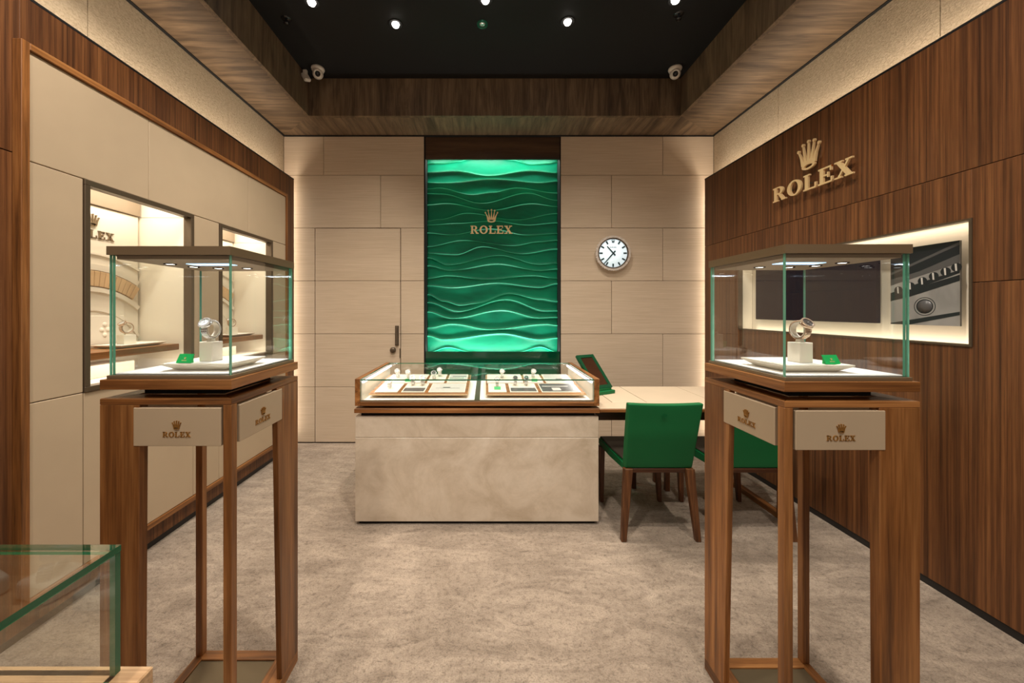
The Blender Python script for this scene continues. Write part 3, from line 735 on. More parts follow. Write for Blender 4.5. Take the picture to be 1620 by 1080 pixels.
# ================================================================== watches, stands, dishes, cards
def watch_meshes():
    r = .0275
    out = {}
    def at(a): return Matrix.Rotation(-a, 4, 'Y')        # local +X turned up to angle a in the XZ plane
    # case: lathe about +X at radius
    def lat(prof, n=28): return MB().lathe(prof, n, Matrix.Rotation(PI/2, 4, 'Y'))   # z -> +x
    out['case'] = lat([(0, r-.003), (.0175, r-.003), (.0195, r+.001), (.0195, r+.005), (.0175, r+.007)])
    fl = MB(); n = 40
    for i in range(n):
        a, d = 2*PI*i/n, 2*PI/n
        fl.prism([(.0150*math.cos(a), .0150*math.sin(a)), (.0192*math.cos(a), .0192*math.sin(a)), (.0184*math.cos(a+d/2), .0184*math.sin(a+d/2)), (.0192*math.cos(a+d), .0192*math.sin(a+d)), (.0150*math.cos(a+d), .0150*math.sin(a+d))], r+.0065, r+.0095, Matrix.Rotation(PI/2, 4, 'Y'))
    out['bezel'] = fl
    out['dial'] = lat([(0, r+.0075), (.0152, r+.0075)])
    h = MB(); RY = Matrix.Rotation(PI/2, 4, 'Y')
    for i in range(12):
        h.prism([(.0105, -.0006), (.0138, -.0006), (.0138, .0006), (.0105, .0006)], r+.0077, r+.0082, RY @ Matrix.Rotation(i*PI/6, 4, 'Z'))
    for ang, l in ((2.2, .008), (.6, .0125)):
        h.prism([(-.002, -.0006), (l, -.0004), (l, .0004), (-.002, .0006)], r+.0083, r+.0087, RY @ Matrix.Rotation(ang, 4, 'Z'))
    out['hands'] = h
    out['crown'] = MB().lathe([(0, .0195), (.003, .0195), (.003, .0235), (0, .0235)], 12, Matrix.Translation((r+.003, 0, 0)) @ Matrix.Rotation(PI/2, 4, 'X'))
    br = MB(); a0 = math.radians(36); n = 26; a1 = 2*PI-a0
    for i in range(n):
        a = a0+(a1-a0)*(i+.5)/n; wdt = .0098 if .2 < i/n < .8 else .0105
        for (c0, c1, hh) in ((-wdt, -wdt*.38, .0026), (-wdt*.34, wdt*.34, .0032), (wdt*.38, wdt, .0026)):
            t = bmesh.new(); bmesh.ops.create_cube(t, size=1)
            bmesh.ops.scale(t, vec=(hh, c1-c0, (a1-a0)/n*r*.90), verts=t.verts)
            bmesh.ops.bevel(t, geom=t.edges[:], offset=.0006, segments=1, affect='EDGES')
            br.add(t, 0, at(a) @ Matrix.Translation((r+.0012, (c0+c1)/2, 0)))
    out['bracelet'] = br
    return out
def make_watch(label, ang, loc, yaw, scale=1, dark=False, metal='steel'):
    t = thing('wrist_watch', label, 'watch', loc, yaw, 'wrist watches on display')
    ms = watch_meshes(); Rm = Matrix.Rotation(-ang, 4, 'Y') @ Matrix.Scale(scale, 4)
    for k, m in ms.items():
        bmesh.ops.transform(m.bm, matrix=Rm, verts=m.bm.verts)
        mat = {'dial': M['darkdial'] if dark else M['dial'], 'hands': M['steel'] if dark else M['ink']}.get(k, M[metal])
        obj(k, m, mat, t, True)
    return t
def make_stand(label, loc, yaw, ang, bw=.058, bh=.064, scale=1):
    """cream block with a C-shaped strap holder; ring centre is bh+.040 above loc"""
    t = thing('watch_stand', label, 'watch stand', loc, yaw, 'cream watch stands')
    obj('block', MB().box(-bw/2, bw/2, -bw/2, bw/2, 0, bh, .0015), M['cream'], t, True)
    s = MB(); n = 22; zc = bh+.040*scale
    for i in range(n):
        a = ang+math.radians(24)+(2*PI-math.radians(48))*i/n; b = a+(2*PI-math.radians(48))/n
        r0, r1, hw = .0225*scale, .0258*scale, .0098*scale
        q = [(r0*math.cos(a), zc+r0*math.sin(a)), (r1*math.cos(a), zc+r1*math.sin(a)), (r1*math.cos(b), zc+r1*math.sin(b)), (r0*math.cos(b), zc+r0*math.sin(b))]
        s.prism([(p[0], p[1]) for p in q], -hw, hw, Matrix(((1, 0, 0, 0), (0, 0, -1, 0), (0, 1, 0, 0), (0, 0, 0, 1))))
    obj('strap_holder', s, M['cream'], t, True)
    obj('neck', MB().taper((-.009*scale, .009*scale, -.008*scale, .008*scale, bh), (-.006*scale, .006*scale, -.0075*scale, .0075*scale, bh+.013*scale)), M['cream'], t, True)
    return t
def make_dish(label, cx, cy, z, hx_, hy_, h=.024, rim=.03):
    t = thing('display_dish', label, 'display tray', (cx, cy, z), group='cream display dishes')
    m = MB(); b = bmesh.new(); rings = []
    for sx, sy, zz in ((hx_-rim, hy_-rim, 0), (hx_-rim*.35, hy_-rim*.35, h*.55), (hx_, hy_, h-.004), (hx_, hy_, h), (hx_-.003, hy_-.003, h), (hx_-rim*1.1, hy_-rim*1.1, h-.004)):
        rings.append([b.verts.new((x, y, zz)) for x, y in ((-sx, -sy), (sx, -sy), (sx, sy), (-sx, sy))])
    for r0, r1 in zip(rings, rings[1:]):
        for i in range(4): b.faces.new((r0[i], r0[(i+1) % 4], r1[(i+1) % 4], r1[i]))
    b.faces.new(list(reversed(rings[0]))); b.faces.new(rings[-1]); bmesh.ops.recalc_face_normals(b, faces=b.faces[:])
    m.add(b); obj('dish_body', m, M['cream'], t, True)
    box('inset_pad', (-hx_+rim*1.15, hx_-rim*1.15, -hy_+rim*1.15, hy_-rim*1.15, h-.005, h-.002), M['white_pad'], t, .0006, True)
    return t
def make_card(label, loc, yaw, wd_=.052, ht=.031, lean=28, words=True):
    t = thing('price_card', label, 'card', loc, yaw, 'green cards on display')
    c = MB(); a = math.radians(lean); up = Vector((0, math.sin(a), math.cos(a)))
    F = frame((-wd_/2, 0, .0008), (1, 0, 0), up, 1)
    obj('card_face', MB().prism([(0, 0), (wd_, 0), (wd_, ht), (0, ht)], 0, .0016, F, 0, .0003), M['card'], t, True)
    obj('card_foot', MB().prism([(0, 0), (ht*math.sin(a)*.96, 0), (ht*math.sin(a)*.96, ht*math.cos(a)*.9)], -wd_*.4, wd_*.4, Matrix(((0, 0, 1, 0), (1, 0, 0, .0015), (0, 1, 0, 0), (0, 0, 0, 1)))), M['card'], t, True)
    if words:
        n = Vector((1, 0, 0)).cross(up)
        for me, nm_, off, s in ((WORDM, 'lettering', Vector((-LW*.0032/2, 0, 0))+up*.007, .0032), (CROWNM, 'crown', up*.013, .007)):
            o = bpy.data.objects.new(nm_, me); COL.objects.link(o); o.parent = t
            o.matrix_local = frame(off+n*.0017+Vector((0, 0, .0008)), (1, 0, 0), up, s)
    return t

# ================================================================== pedestal showcases
def pedestal(cx, cy, s, side):
    """s=+1: wide leg at front left (left pedestal); s=-1 mirrored"""
    h = .195
    t = thing('pedestal', 'tall walnut pedestal with tapered legs under the %s glass showcase' % side, 'pedestal', (cx, cy, 0), group='walnut pedestals')
    def bx(x0, x1, y0, y1, z0, z1): 
        a, b = sorted((cx+s*x0, cx+s*x1)); return (a, b, cy+y0, cy+y1, z0, z1)
    def leg(a, b):
        def c(r):
            p, q = sorted((cx+s*r[0], cx+s*r[1])); return (p, q, cy+r[2], cy+r[3], r[4])
        return obj('leg', MB().taper(c(a), c(b), 0, .0015), M['walnut_z'], t)
    zt = 1.121
    leg((-h, -h+.112, -h, -h+.03, .04), (-h, -h+.118, -h, -h+.03, zt))            # wide front leg
    leg((h-.025, h, -h, -h+.026, .04), (h-.025, h, -h, -h+.026, zt))              # slim front corner
    leg((h-.02, h, h-.118, h, .04), (h-.02, h, h-.150, h, zt))                    # wide rear leg
    leg((-h, -h+.026, h-.026, h, .04), (-h, -h+.026, h-.026, h, zt))              # slim rear corner
    # top frame, mitred
    for k, (pts, ax) in enumerate([([(-h, -h), (h, -h), (h-.06, -h+.06), (-h+.06, -h+.06)], 'x'), ([(h, -h), (h, h), (h-.06, h-.06), (h-.06, -h+.06)], 'y'), ([(h, h), (-h, h), (-h+.06, h-.06), (h-.06, h-.06)], 'x'), ([(-h, h), (-h, -h), (-h+.06, -h+.06), (-h+.06, h-.06)], 'y')]):
        obj('top_rail', MB().prism([(cx+a, cy+b) for a, b in pts], zt, 1.139, None, 0, .0015), M['walnut_'+ax], t)
    wds = [.04, .07, .04, .034] if s > 0 else [.04, .034, .04, .07]
    wf, wr_, wk, wl_ = wds
    for pts, ax in [([(-h, -h), (h, -h), (h-wr_, -h+wf), (-h+wl_, -h+wf)], 'x'), ([(h, -h), (h, h), (h-wr_, h-wk), (h-wr_, -h+wf)], 'y'), ([(h, h), (-h, h), (-h+wl_, h-wk), (h-wr_, h-wk)], 'x'), ([(-h, h), (-h, -h), (-h+wl_, -h+wf), (-h+wl_, h-wk)], 'y')]:
        obj('base_rail', MB().prism([(cx+a, cy+b) for a, b in pts], 0, .04, None, 0, .001), M['walnut_'+ax], t)
    box('base_plate', (cx-h+wl_, cx+h-wr_, cy-h+wf, cy+h-wk, .004, .035), M['plate'], t)
    box('neck', (cx-.125, cx+.125, cy-.125, cy+.125, 1.139, 1.166), M['black'], t)
    # leather aprons with gold crown and lettering
    p = box('front_panel', bx(-h+.102, h-.030, -h-.0025, -h+.012, 1.000, 1.113), M['leather'], t, .0015)
    pc = cx+s*((-h+.102+h-.030)/2)
    brand(p, (pc, cy-h-.0025, 1.027), (1, 0, 0), (0, 0, 1), .0155, .45, 1.7, M['dullgold'])
    q = box('side_panel', bx(h-.012, h+.0025, -h+.034, h-.120, 1.000, 1.113), M['leather'], t, .0015)
    yc = cy+(.034-.120)/2
    brand(q, (cx+s*(h+.0025), yc, 1.027), (0, s, 0), (0, 0, 1), .0155, .45, 1.7, M['dullgold'])
    box('rear_panel', bx(-h+.03, h-.12, h-.012, h-.002, 1.000, 1.113), M['leather'], t, .0015)
    box('side_panel', bx(-h+.002, -h+.012, -h+.11, h-.03, 1.000, 1.113), M['leather'], t, .0015)
    # ---- showcase
    v = thing('glass_showcase', '%s glass showcase with bronze cap and walnut base on its pedestal' % side, 'showcase', (cx, cy, 1.166), group='glass showcases')
    for pts, ax in [([(-h, -h), (h, -h), (h-.05, -h+.05), (-h+.05, -h+.05)], 'x'), ([(h, -h), (h, h), (h-.05, h-.05), (h-.05, -h+.05)], 'y'), ([(h, h), (-h, h), (-h+.05, h-.05), (h-.05, h-.05)], 'x'), ([(-h, h), (-h, -h), (-h+.05, -h+.05), (-h+.05, h-.05)], 'y')]:
        obj('base_rail', MB().prism([(cx+a, cy+b) for a, b in pts], 1.166, 1.195, None, 0, .001), M['walnut_'+ax], v)
    box('bottom_board', (cx-.14, cx+.14, cy-.14, cy+.14, 1.166, 1.19), M['black'], v)
    k = .185
    box('rim', (cx-k, cx+k, cy-k, cy+k, 1.195, 1.206), M['bronze'], v, .001)
    box('floor_pad', (cx-k+.014, cx+k-.014, cy-k+.014, cy+k-.014, 1.206, 1.211), M['white_pad'], v, .001)
    g0, g1 = 1.206, 1.566; gi = .180; th = .0085
    pane('glass_pane', (cx-gi, cx+gi, cy-gi, cy-gi+th, g0, g1), v)
    pane('glass_pane', (cx-gi, cx+gi, cy+gi-th, cy+gi, g0, g1), v)
    pane('glass_pane', (cx-gi, cx-gi+th, cy-gi+th+.001, cy+gi-th-.001, g0, g1), v)
    pane('glass_pane', (cx+gi-th, cx+gi, cy-gi+th+.001, cy+gi-th-.001, g0, g1), v)
    obj('cap', MB().box(cx-k, cx+k, cy-k, cy-k+.014, 1.566, 1.592).box(cx-k, cx+k, cy+k-.014, cy+k, 1.566, 1.592).box(cx-k, cx-k+.014, cy-k+.014, cy+k-.014, 1.566, 1.592).box(cx+k-.014, cx+k, cy-k+.014, cy+k-.014, 1.566, 1.592).box(cx-k+.014, cx+k-.014, cy-k+.014, cy+k-.014, 1.57, 1.592), M['bronze'], v)
    cl = box('cap_lining', (cx-k+.016, cx+k-.016, cy-k+.016, cy+k-.016, 1.555, 1.57), M['taupe'], v)
    box('light_panel', (cx+s*.026-.07, cx+s*.026+.07, cy-.065, cy-.02, 1.5535, 1.555), M['led'], v)
    for ox, oy in ((-.10, -.06), (-.085, .02), (-.03, .065), (.075, .065)):
        x_, y_ = cx+s*ox, cy+oy
        d = obj('spotlight', MB().lathe([(.012, -.0005), (.017, -.003), (.018, 0)], 20, Matrix.Translation((x_, y_, 1.555))), M['black'], v)
        obj('bulb', MB().lathe([(0, -.002), (.0125, -.0015), (.0125, 0)], 16, Matrix.Translation((x_, y_, 1.555))), M['vspot'], d)
    light('SPOT', 'showcase_lamp', (cx+s*.0, cy, 1.545), 4.4, (1, .95, .88), (s*.12, -.05, -1), spot_size=2.2, spot_blend=.8, shadow_soft_size=.03)
    strip('showcase_led_lamp', (cx+s*.026, cy-.042, 1.552), .13, .04, .5, (.8, .9, 1), (0, 0, 0))
    # ---- contents
    dxc, dyc = cx+s*.045, cy-.045
    make_dish('square flared cream dish inside the %s glass showcase' % side, dxc, dyc, 1.211, .105, .098)
    yaw = s*math.radians(84); ang = PI-math.radians(42) if s > 0 else math.radians(42)
    sx_, sy_ = cx+s*.030, cy-.052
    zst = 1.211+.022
    make_stand('cream block stand on the dish in the %s glass showcase' % side, (sx_, sy_, zst), yaw, ang, .046, .064, 1.0)
    make_watch('%s watch on the block stand in the %s glass showcase' % ('bright steel' if s > 0 else 'dark dialled steel', side), ang, (sx_, sy_, zst+.064+.0405), yaw, 1.02, s < 0, 'steel' if s > 0 else 'rosesteel')
    make_card('small green card leaning in front of the watch in the %s glass showcase' % side, (cx+s*-.014, cy-.112, zst-.001) if s > 0 else (cx+.006+.02, cy-.108, zst-.001), s*math.radians(-6))
pedestal(-.946, 1.2935, 1, 'left')
pedestal(1.0535, 1.2617, -1, 'right')

# niche contents
for y0, wh in ((N1, 'nearer'), (N2, 'farther')):
    ym = y0+NWD/2
    make_dish('flat flared cream dish on the walnut shelf of the %s wall niche' % wh, -2.13, ym+.10, 1.184, .09, .15, .020)
    yaw = math.radians(75)
    make_stand('cream block stand on the dish in the %s wall niche' % wh, (-2.13, ym+.075, 1.202), yaw, math.radians(128), .062, .055)
    make_watch('steel watch on the block stand in the %s wall niche' % wh, math.radians(128), (-2.13, ym+.075, 1.202+.055+.04), yaw, 1.1, False, 'rosesteel')

# ================================================================== display counter
CY0, CY1 = 2.428, 3.15
ct = thing('display_counter', 'cream marble display counter with a walnut edge in the middle of the shop', 'counter', (-.056, 2.79, 0))
x0, x1 = -.851, .739
box('toe_kick', (x0+.02, x1-.02, CY0+.02, CY1, 0, .022), M['black'], ct)
box('marble_panel', (x0, x1, CY0, CY1, .022, .568), M['marble'], ct, .002)
box('marble_panel', (x0, x1, CY0, CY1, .5705, .708), M['marble'], ct, .002)
box('recess', (x0+.03, x1-.02, CY0+.03, CY1, .708, .734), M['black'], ct)
obj('worktop', MB().box(-.853, .742, 2.412, CY1+.02, .734, .762, .002), M['walnut_x'], ct)
vc = thing('counter_showcase', 'low wide glass topped walnut showcase on the marble counter', 'showcase', (-.05, 2.8, .762))
VX0, VX1, VY0, VY1 = -.850, .742, 2.418, 3.185
box('recess_base', (VX0+.04, VX1-.04, VY0+.06, VY1-.06, .762, .779), M['black'], vc)
box('front_rail', (VX0+.0345, VX1-.0345, VY0, VY0+.03, .779, .806), M['walnut_x'], vc, .0015)
box('rear_rail', (VX0+.0345, VX1-.0345, VY1-.03, VY1, .779, .806), M['walnut_x'], vc, .0015)
box('end_panel', (VX0, VX0+.034, VY0, VY1, .779, .955), M['walnut_y'], vc, .0015)
box('end_panel', (VX1-.034, VX1, VY0, VY1, .779, .955), M['walnut_y'], vc, .0015)
box('floor_board', (VX0+.034, VX1-.034, VY0+.03, VY1-.03, .779, .806), M['white_pad'], vc)
box('rim', (VX0+.035, VX1-.035, VY0+.002, VY0+.014, .806, .815), M['bronze'], vc)
box('centre_strip', (-.073, -.038, VY0+.02, VY1-.03, .806, .8095), M['darkbronze'], vc)
for xx in (VX0+.034, VX1-.040):
    box('end_lining', (xx, xx+.006, VY0+.02, VY1-.02, .806, .935), M['cream'], vc)
for a, b_ in ((VX0+.040, VX0+.052), (VX1-.052, VX1-.040)):
    box('light_bar', (a, b_, VY0+.02, VY1-.02, .925, .937), M['ledstrip'], vc)
pane('glass_pane', (VX0+.035, VX1-.035, VY0+.004, VY0+.012, .815, .943), vc)
pane('glass_pane', (VX0+.035, -.057, VY1-.012, VY1-.004, .806, .943), vc)
pane('glass_pane', (-.053, VX1-.035, VY1-.012, VY1-.004, .806, .943), vc)
pane_top('glass_top', (VX0+.035, VX1-.035, VY0+.002, VY1-.002, .944, .952), vc, 'dkedge')
for xx, sg_ in ((VX0+.06, -1), (VX1-.06, 1)):
    strip('counter_strip_lamp', (xx, 2.8, .93), .012, .68, .55, (1, .95, .88), (0, sg_*math.radians(50), 0))
# tilted trays
TF, TR = 2.51, 3.06
def tz(y): return .836+(y-TF)/(TR-TF)*.034
def slab(xa, xb_, ya, yb, h0, h1, bev=0):
    t = bmesh.new(); q = [(xa, ya), (xb_, ya), (xb_, yb), (xa, yb)]
    a = [t.verts.new((x, y, tz(y)+h0)) for x, y in q]; b = [t.verts.new((x, y, tz(y)+h1)) for x, y in q]
    t.faces.new(list(reversed(a))); t.faces.new(b)
    for i in range(4): t.faces.new((a[i], a[(i+1) % 4], b[(i+1) % 4], b[i]))
    if bev: bmesh.ops.bevel(t, geom=t.edges[:], offset=bev, segments=1, affect='EDGES')
    return MB().add(t)
def tray(xa, xb_, label, pads):
    t = thing('display_tray', label, 'display tray', ((xa+xb_)/2, 2.78, .8095), group='watch trays in the counter showcase')
    b = bmesh.new()
    rings = []
    for ins, h in ((.055, None), (.0, -.008), (.0, 0)):
        q = [(xa+ins, TF+ins), (xb_-ins, TF+ins), (xb_-ins, TR-ins*.4), (xa+ins, TR-ins*.4)]
        rings.append([b.verts.new((x, y, .8095 if h is None else tz(y)+h)) for x, y in q])
    for r0, r1 in zip(rings, rings[1:]):
        for i in range(4): b.faces.new((r0[i], r0[(i+1) % 4], r1[(i+1) % 4], r1[i]))
    b.faces.new(list(reversed(rings[0]))); b.faces.new(rings[-1]); bmesh.ops.recalc_face_normals(b, faces=b.faces[:])
    obj('tray_body', MB().add(b), M['tan'], t)
    obj('tray_edge', slab(xa+.003, xb_-.003, TF+.003, TR-.003, .0002, .002), M['walnut_x'], t)
    for (a, c, d, e_, kind) in pads:
        o = obj('insert', slab(a, c, d, e_, .002, .010, .001), M['cream'], t)
        if kind == 'half':
            obj('picture', slab(a+.008, c-.008, d+.01, d+(e_-d)*.45, .010, .0108), M['printmid'], o)
        elif kind in ('grey', 'dark', 'stripe'):
            obj('picture', slab(a+.006, c-.006, d+.008, e_-.008, .010, .0108), {'grey': M['printlite'], 'dark': M['printmid'], 'stripe': M['printlite']}[kind], o)
            F2 = .0112
            if kind == 'grey':
                obj('picture_detail', slab(a+.09, a+.14, d+.10, d+.115, .0108, F2), M['printdark'], o); obj('picture_detail', slab(a+.04, c-.04, d+.085, d+.09, .0108, F2), M['printmid'], o)
            elif kind == 'dark':
                obj('picture_detail', slab(a+.02, c-.06, d+.13, d+.145, .0108, F2), M['printlite'], o); obj('picture_detail', slab(a+.08, a+.14, d+.03, d+.10, .0108, F2), M['printlite'], o)
            else:
                obj('picture_detail', slab(a+.01, c-.01, d+.05, d+.065, .0108, F2), M['printdark'], o); obj('picture_detail', slab(a+.01, c-.03, d+.12, d+.14, .0108, F2), M['rosesteel'], o); obj('picture_detail', slab(a+.03, c-.01, d+.18, d+.195, .0108, F2), M['printdark'], o)
    return t
tray(-.79, -.118, 'left cream and walnut watch tray in the counter showcase', [
    (-.755, -.60, 2.53, 2.75, ''), (-.575, -.415, 2.53, 2.75, 'half'), (-.39, -.14, 2.53, 2.75, 'grey'),
    (-.755, -.46, 2.775, 3.04, ''), (-.44, -.31, 2.775, 3.04, ''), (-.29, -.14, 2.775, 3.04, 'stripe')])
tray(.002, .682, 'right cream and walnut watch tray in the counter showcase', [
    (.02, .145, 2.53, 2.75, ''), (.168, .36, 2.53, 2.75, 'half'), (.385, .65, 2.53, 2.75, 'dark'),
    (.012, .285, 2.775, 3.04, ''), (.305, .435, 2.775, 3.04, ''), (.455, .66, 2.775, 3.04, 'grey')])
def small_watch(x, y, label, dark=False, yaw=None):
    z = tz(y)+.010
    s = 1.05; yw = math.radians(90) if yaw is None else yaw
    make_watch(label, math.radians(140), (x, y, z+.0275*s+.006*s), yw, s, dark)
SWs = [(-.675, 2.62, 'steel watch on the front left insert of the left tray', False), (-.525, 2.70, 'left steel watch behind the grey strip in the left tray', False), (-.455, 2.70, 'right steel watch behind the grey strip in the left tray', False),
       (-.69, 2.93, 'steel watch at the far left rear of the left tray', False), (-.60, 2.90, 'steel watch behind the green card of the left tray', False), (-.395, 2.86, 'dark watch at the middle rear of the left tray', True), (-.365, 2.97, 'steel watch at the very back of the left tray, behind the dark watch', False),
       (.083, 2.66, 'steel watch behind the front green card of the right tray', False), (.215, 2.70, 'left dark dialled watch behind the grey strip in the right tray', True), (.295, 2.70, 'right dark dialled watch behind the grey strip in the right tray', True),
       (.13, 2.92, 'steel watch standing high at the left rear of the right tray', False), (.375, 2.92, 'steel watch behind the rear green card of the right tray', False)]
for x, y, l, d in SWs: small_watch(x, y, l, d)
for x, y, l in [(-.585, 2.80, 'small green card on the rear insert of the left tray'), (.083, 2.58, 'small green card at the front left of the right tray'), (.37, 2.80, 'small green card on the rear insert of the right tray')]:
    make_card(l, (x, y, tz(y)+.010), 0, .045, .024, 45, False)

# ================================================================== consultation table
tb = thing('consultation_table', 'beige leather topped walnut table joining the marble counter on the right', 'table', (1.37, 2.78, 0))
TX0, TX1, TY_0, TY_1 = .744, 2.02, 2.42, 3.126
obj('table_top', MB().box(TX0, TX1, TY_0, TY_1, .736, .756, .002), M['walnut_x'], tb)
for a, b_, c, d in [(TX0, TX1, TY_0+.006, 2.587), (TX0, .88, 2.591, TY_1-.004), (.884, 1.122, 2.591, 3.0), (.884, 1.122, 3.004, TY_1-.004), (1.126, 1.60, 2.591, TY_1-.004), (1.604, TX1-.004, 2.591, TY_1-.004)]:
    box('leather_inlay', (a+.0005, b_-.0005, c, d, .756, .7615), M['leather_table'], tb, .001)
box('inlay_backing', (TX0+.01, TX1-.01, TY_0+.01, TY_1-.01, .756, .7575), M['black'], tb)
box('apron', (TX0+.0, 1.97, 2.50, 2.525, .662, .736), M['darkwood'], tb, .002)
box('apron', (TX0+.0, 1.97, 3.05, 3.075, .662, .736), M['darkwood'], tb, .002)
box('leg', (1.965, 2.005, 2.47, 2.51, 0.04, .736), M['darkwood_z'], tb, .002)
box('leg', (1.965, 2.005, 3.06, 3.10, 0.04, .736), M['darkwood_z'], tb, .002)
box('foot_rail', (1.965, 2.005, 2.47, 3.10, 0, .04), M['walnut_y'], tb, .002)
# open presentation mirror on the table
A = Vector((.986, 2.9, .80)); AB = Vector((-.063, .2, .231)); BC = Vector((-.159, -.086, 0))
mr = thing('table_mirror', 'tilted green leather framed mirror on the table beside the counter', 'mirror', (.905, 2.857, .7615))
u = BC.normalized(); v_ = (AB-AB.dot(u)*u).normalized(); nrm = u.cross(v_)
Wm, Hm = BC.length, AB.length
Fm = Matrix((u, v_, nrm)).transposed().to_4x4(); Fm.translation = A
sgn = -1 if nrm.y > 0 else 1      # the mirror looks to the front
fw = .027
fm = MB()
for q in ([(0, 0), (Wm, 0), (Wm-fw, fw), (fw, fw)], [(Wm, 0), (Wm, Hm), (Wm-fw, Hm-fw), (Wm-fw, fw)], [(Wm, Hm), (0, Hm), (fw, Hm-fw), (Wm-fw, Hm-fw)], [(0, Hm), (0, 0), (fw, fw), (fw, Hm-fw)]):
    fm.prism(q, -.010, .010, Fm)
obj('frame', fm, M['green_hide'], mr)
obj('mirror_pane', MB().prism([(fw, fw), (Wm-fw, fw), (Wm-fw, Hm-fw), (fw, Hm-fw)], -.005, .005, Fm), M['mirror'], mr)
Ff = Matrix((u, Vector((-u.y, u.x, 0)), Vector((0, 0, 1)))).transposed().to_4x4(); Ff.translation = Vector((A.x, A.y, .7615))
obj('foot', MB().prism([(0, -.055), (Wm, -.055), (Wm, .035), (0, .035)], 0, .026, Ff, 0, .003).prism([(.02, -.014), (Wm-.02, -.014), (Wm-.02, .014), (.02, .014)], .026, .042, Ff), M['green_leather'], mr)

# ================================================================== chairs
def make_chair(cx, cy, label):
    """back faces the viewer; cx,cy at floor middle of the rear legs"""
    t = thing('dining_chair', label, 'chair', (cx, cy, 0), 0, 'green leather chairs')
    b = bmesh.new(); nx, nz = 10, 12; hwT, hwB, z0, z1 = .222, .207, .432, .852
    def P(i, j, side):
        u_, v = i/nx*2-1, j/nz
        hw = hwB+(hwT-hwB)*v
        z = z0+(z1-z0)*v-(.010*(1-u_*u_)*v if v > .8 else 0)
        y = .02-.085*v+.012*u_*u_*-1*v+(.052 if side else 0)*(1-.15*v)
        return Vector((u_*hw, y, z))
    fr_ = [[b.verts.new(P(i, j, 0)) for j in range(nz+1)] for i in range(nx+1)]
    bk = [[b.verts.new(P(i, j, 1)) for j in range(nz+1)] for i in range(nx+1)]
    for g_ in (fr_, bk):
        for i in range(nx):
            for j in range(nz): b.faces.new((g_[i][j], g_[i+1][j], g_[i+1][j+1], g_[i][j+1]))
    for i in range(nx):
        b.faces.new((fr_[i][0], fr_[i+1][0], bk[i+1][0], bk[i][0])); b.faces.new((fr_[i][nz], fr_[i+1][nz], bk[i+1][nz], bk[i][nz]))
    for j in range(nz):
        b.faces.new((fr_[0][j], fr_[0][j+1], bk[0][j+1], bk[0][j])); b.faces.new((fr_[nx][j], fr_[nx][j+1], bk[nx][j+1], bk[nx][j]))
    bmesh.ops.recalc_face_normals(b, faces=b.faces[:])
    b.normal_update()
    sh = [e_ for e_ in b.edges if len(e_.link_faces) == 2 and e_.calc_face_angle() > .9]
    bmesh.ops.bevel(b, geom=sh, offset=.011, segments=3, affect='EDGES', profile=.6)
    for f in b.faces: f.smooth = True
    bk_ = obj('backrest', MB().add(b), M['green_leather'], t, True)
    o = bpy.data.objects.new('crown', CROWNM); COL.objects.link(o); o.parent = bk_
    vv = .80; yb_ = .02-.085*vv
    o.matrix_local = frame((0, yb_-.0005, z0+(z1-z0)*.76), (1, 0, 0), (0, -.085/.42, 1), .036) @ Matrix.Diagonal((1, 1, .25, 1))
    o.material_slots[0].link = 'OBJECT'; o.material_slots[0].material = M['green_leather']
    # seat
    sm = MB(); sb = bmesh.new()
    sec = [(.00, .195, .398, .448), (.25, .212, .392, .456), (.455, .218, .398, .458), (.475, .214, .408, .450)]
    rings = [[sb.verts.new((sx*hw, y, z)) for sx, z in ((-1, za), (1, za), (1, zb), (-1, zb))] for y, hw, za, zb in sec]
    for r0, r1 in zip(rings, rings[1:]):
        for i in range(4): sb.faces.new((r0[i], r0[(i+1) % 4], r1[(i+1) % 4], r1[i]))
    sb.faces.new(list(reversed(rings[0]))); sb.faces.new(rings[-1]); bmesh.ops.recalc_face_normals(sb, faces=sb.faces[:])
    bmesh.ops.translate(sb, verts=sb.verts, vec=(0, .055, 0))
    bmesh.ops.bevel(sb, geom=sb.edges[:], offset=.008, segments=2, affect='EDGES')
    sm.add(sb); obj('seat', sm, M['green_leather'], t, True)
    obj('seat_pad', MB().prism([(-.188, .085), (.188, .085), (.206, .30), (.208, .515), (-.208, .515), (-.206, .30)], .452, .463, None, 0, .004), M['brown_pad'], t, True)
    box('rear_rail', (-.195, .195, .02, .045, .404, .430), M['darkwood'], t, .002, True)
    for s in (-1, 1):
        def q(xc, hw, y0, y1, z):
            return (s*xc-hw, s*xc+hw, y0, y1, z)
        obj('leg', MB().taper(q(.226, .016, -.018, .012, 0), q(.188, .026, .004, .044, .432), 0, .003), M['veneer'], t, True)
        obj('leg', MB().taper(q(.212, .013, .452, .480, 0), q(.205, .022, .475, .520, .40), 0, .003), M['darkwood_z'], t, True)
    return t
ch = make_chair(1.064, 2.262, 'green leather chair with walnut legs standing next to the marble counter')
ch2 = dup(ch, (1.648, 2.262, 0), 0, 'green leather chair with walnut legs, seen between the legs of the right pedestal')
st = thing('low_stool', 'low stool with dark legs under the table, seen behind the near chair', 'stool', (1.29, 3.0, 0))
obj('seat', MB().box(1.165, 1.412, 2.87, 3.06, .38, .42, .01, 0, 2), M['brown_pad'], st)
for x_, y_ in ((1.168, 2.935), (1.410, 2.89), (1.19, 3.04), (1.39, 3.04)):
    box('leg', (x_-.017, x_+.017, y_-.017, y_+.017, 0, .39), M['darkwood_z'], st, .002)

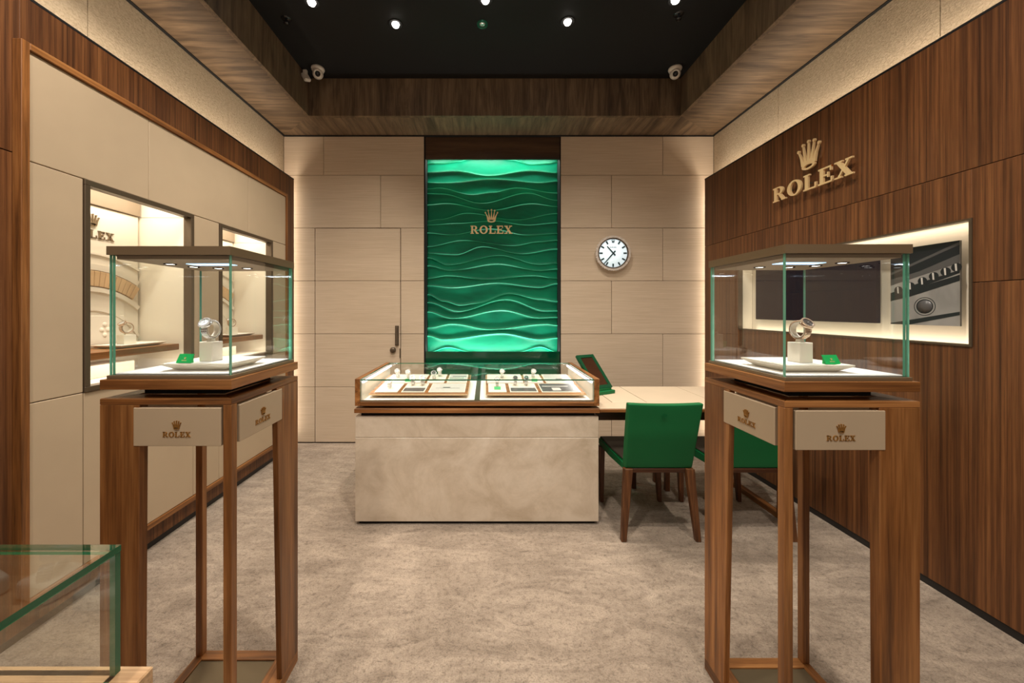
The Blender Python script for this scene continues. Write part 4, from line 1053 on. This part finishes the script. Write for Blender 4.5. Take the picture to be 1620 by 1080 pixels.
# ================================================================== foreground glass case, lower left
fc = thing('glass_counter', 'glass topped counter case cut by the lower left corner', 'showcase', (-.95, .3, 0))
FX1, FYb, ZG0, ZG1 = -.545, .556, .862, 1.05
FX0, FYa = -1.35, .06
box('cabinet', (FX0-.03, FX1+.02, FYa, FYb+.02, .04, .82), M['leather'], fc, .003)
box('plinth', (FX0, FX1-.02, FYa+.02, FYb-.01, 0, .04), M['black'], fc)
box('base_rail', (FX0-.04, FX1+.042, FYb-.02, FYb+.008, .82, ZG0), M['paleoak'], fc, .002)
box('base_rail', (FX0-.04, FX1+.042, FYa-.01, FYa+.03, .82, ZG0), M['paleoak'], fc, .002)

box('base_rail', (FX1-.02, FX1+.042, FYa+.03, FYb-.02, .82, ZG0), M['paleoak_y'], fc, .002)
box('base_rail', (FX0-.04, FX0+.02, FYa+.03, FYb-.02, .82, ZG0), M['paleoak_y'], fc, .002)
box('floor_board', (FX0+.02, FX1-.02, FYa+.03, FYb-.02, .82, .8615), M['paleoak'], fc)
tg_ = .008
pane('glass_pane', (FX0, FX1-.001, FYb-tg_, FYb, ZG0, ZG1-.010), fc, 'dkedge')
pane('glass_pane', (FX1-tg_, FX1, FYa, FYb-tg_-.001, ZG0, ZG1-.010), fc, 'dkedge')
pane('glass_pane', (FX0, FX0+tg_, FYa, FYb-tg_-.001, ZG0, ZG1-.010), fc, 'dkedge')
pane('glass_pane', (FX0, FX1, FYa-.001, FYa+tg_-.001, ZG0, ZG1-.010), fc, 'dkedge')
pane('glass_top', (FX0, FX1, FYa-.002, FYb, ZG1-.009, ZG1), fc, 'dkedge')
for k, (x_, y_) in enumerate([(-.70, .40), (-.83, .38), (-.96, .40)]):
    tt = thing('watch_cushion', ['cream watch cushion nearest the glass corner of the foreground case', 'cream watch cushion in the middle of the foreground case', 'cream watch cushion farthest left in the foreground case'][k], 'cushion', (x_, y_, .8615), .2*k, 'cushions in the foreground case')
    obj('pad', MB().box(-.04, .04, -.035, .035, 0, .035, .008, 0, 3), M['cream'], tt, True)
    make_watch(['steel watch on the cushion nearest the glass corner of the foreground case', 'steel watch on the middle cushion of the foreground case', 'steel watch on the far left cushion of the foreground case'][k], PI/2, (x_, y_, .9005), 1.2, 1.0, False)
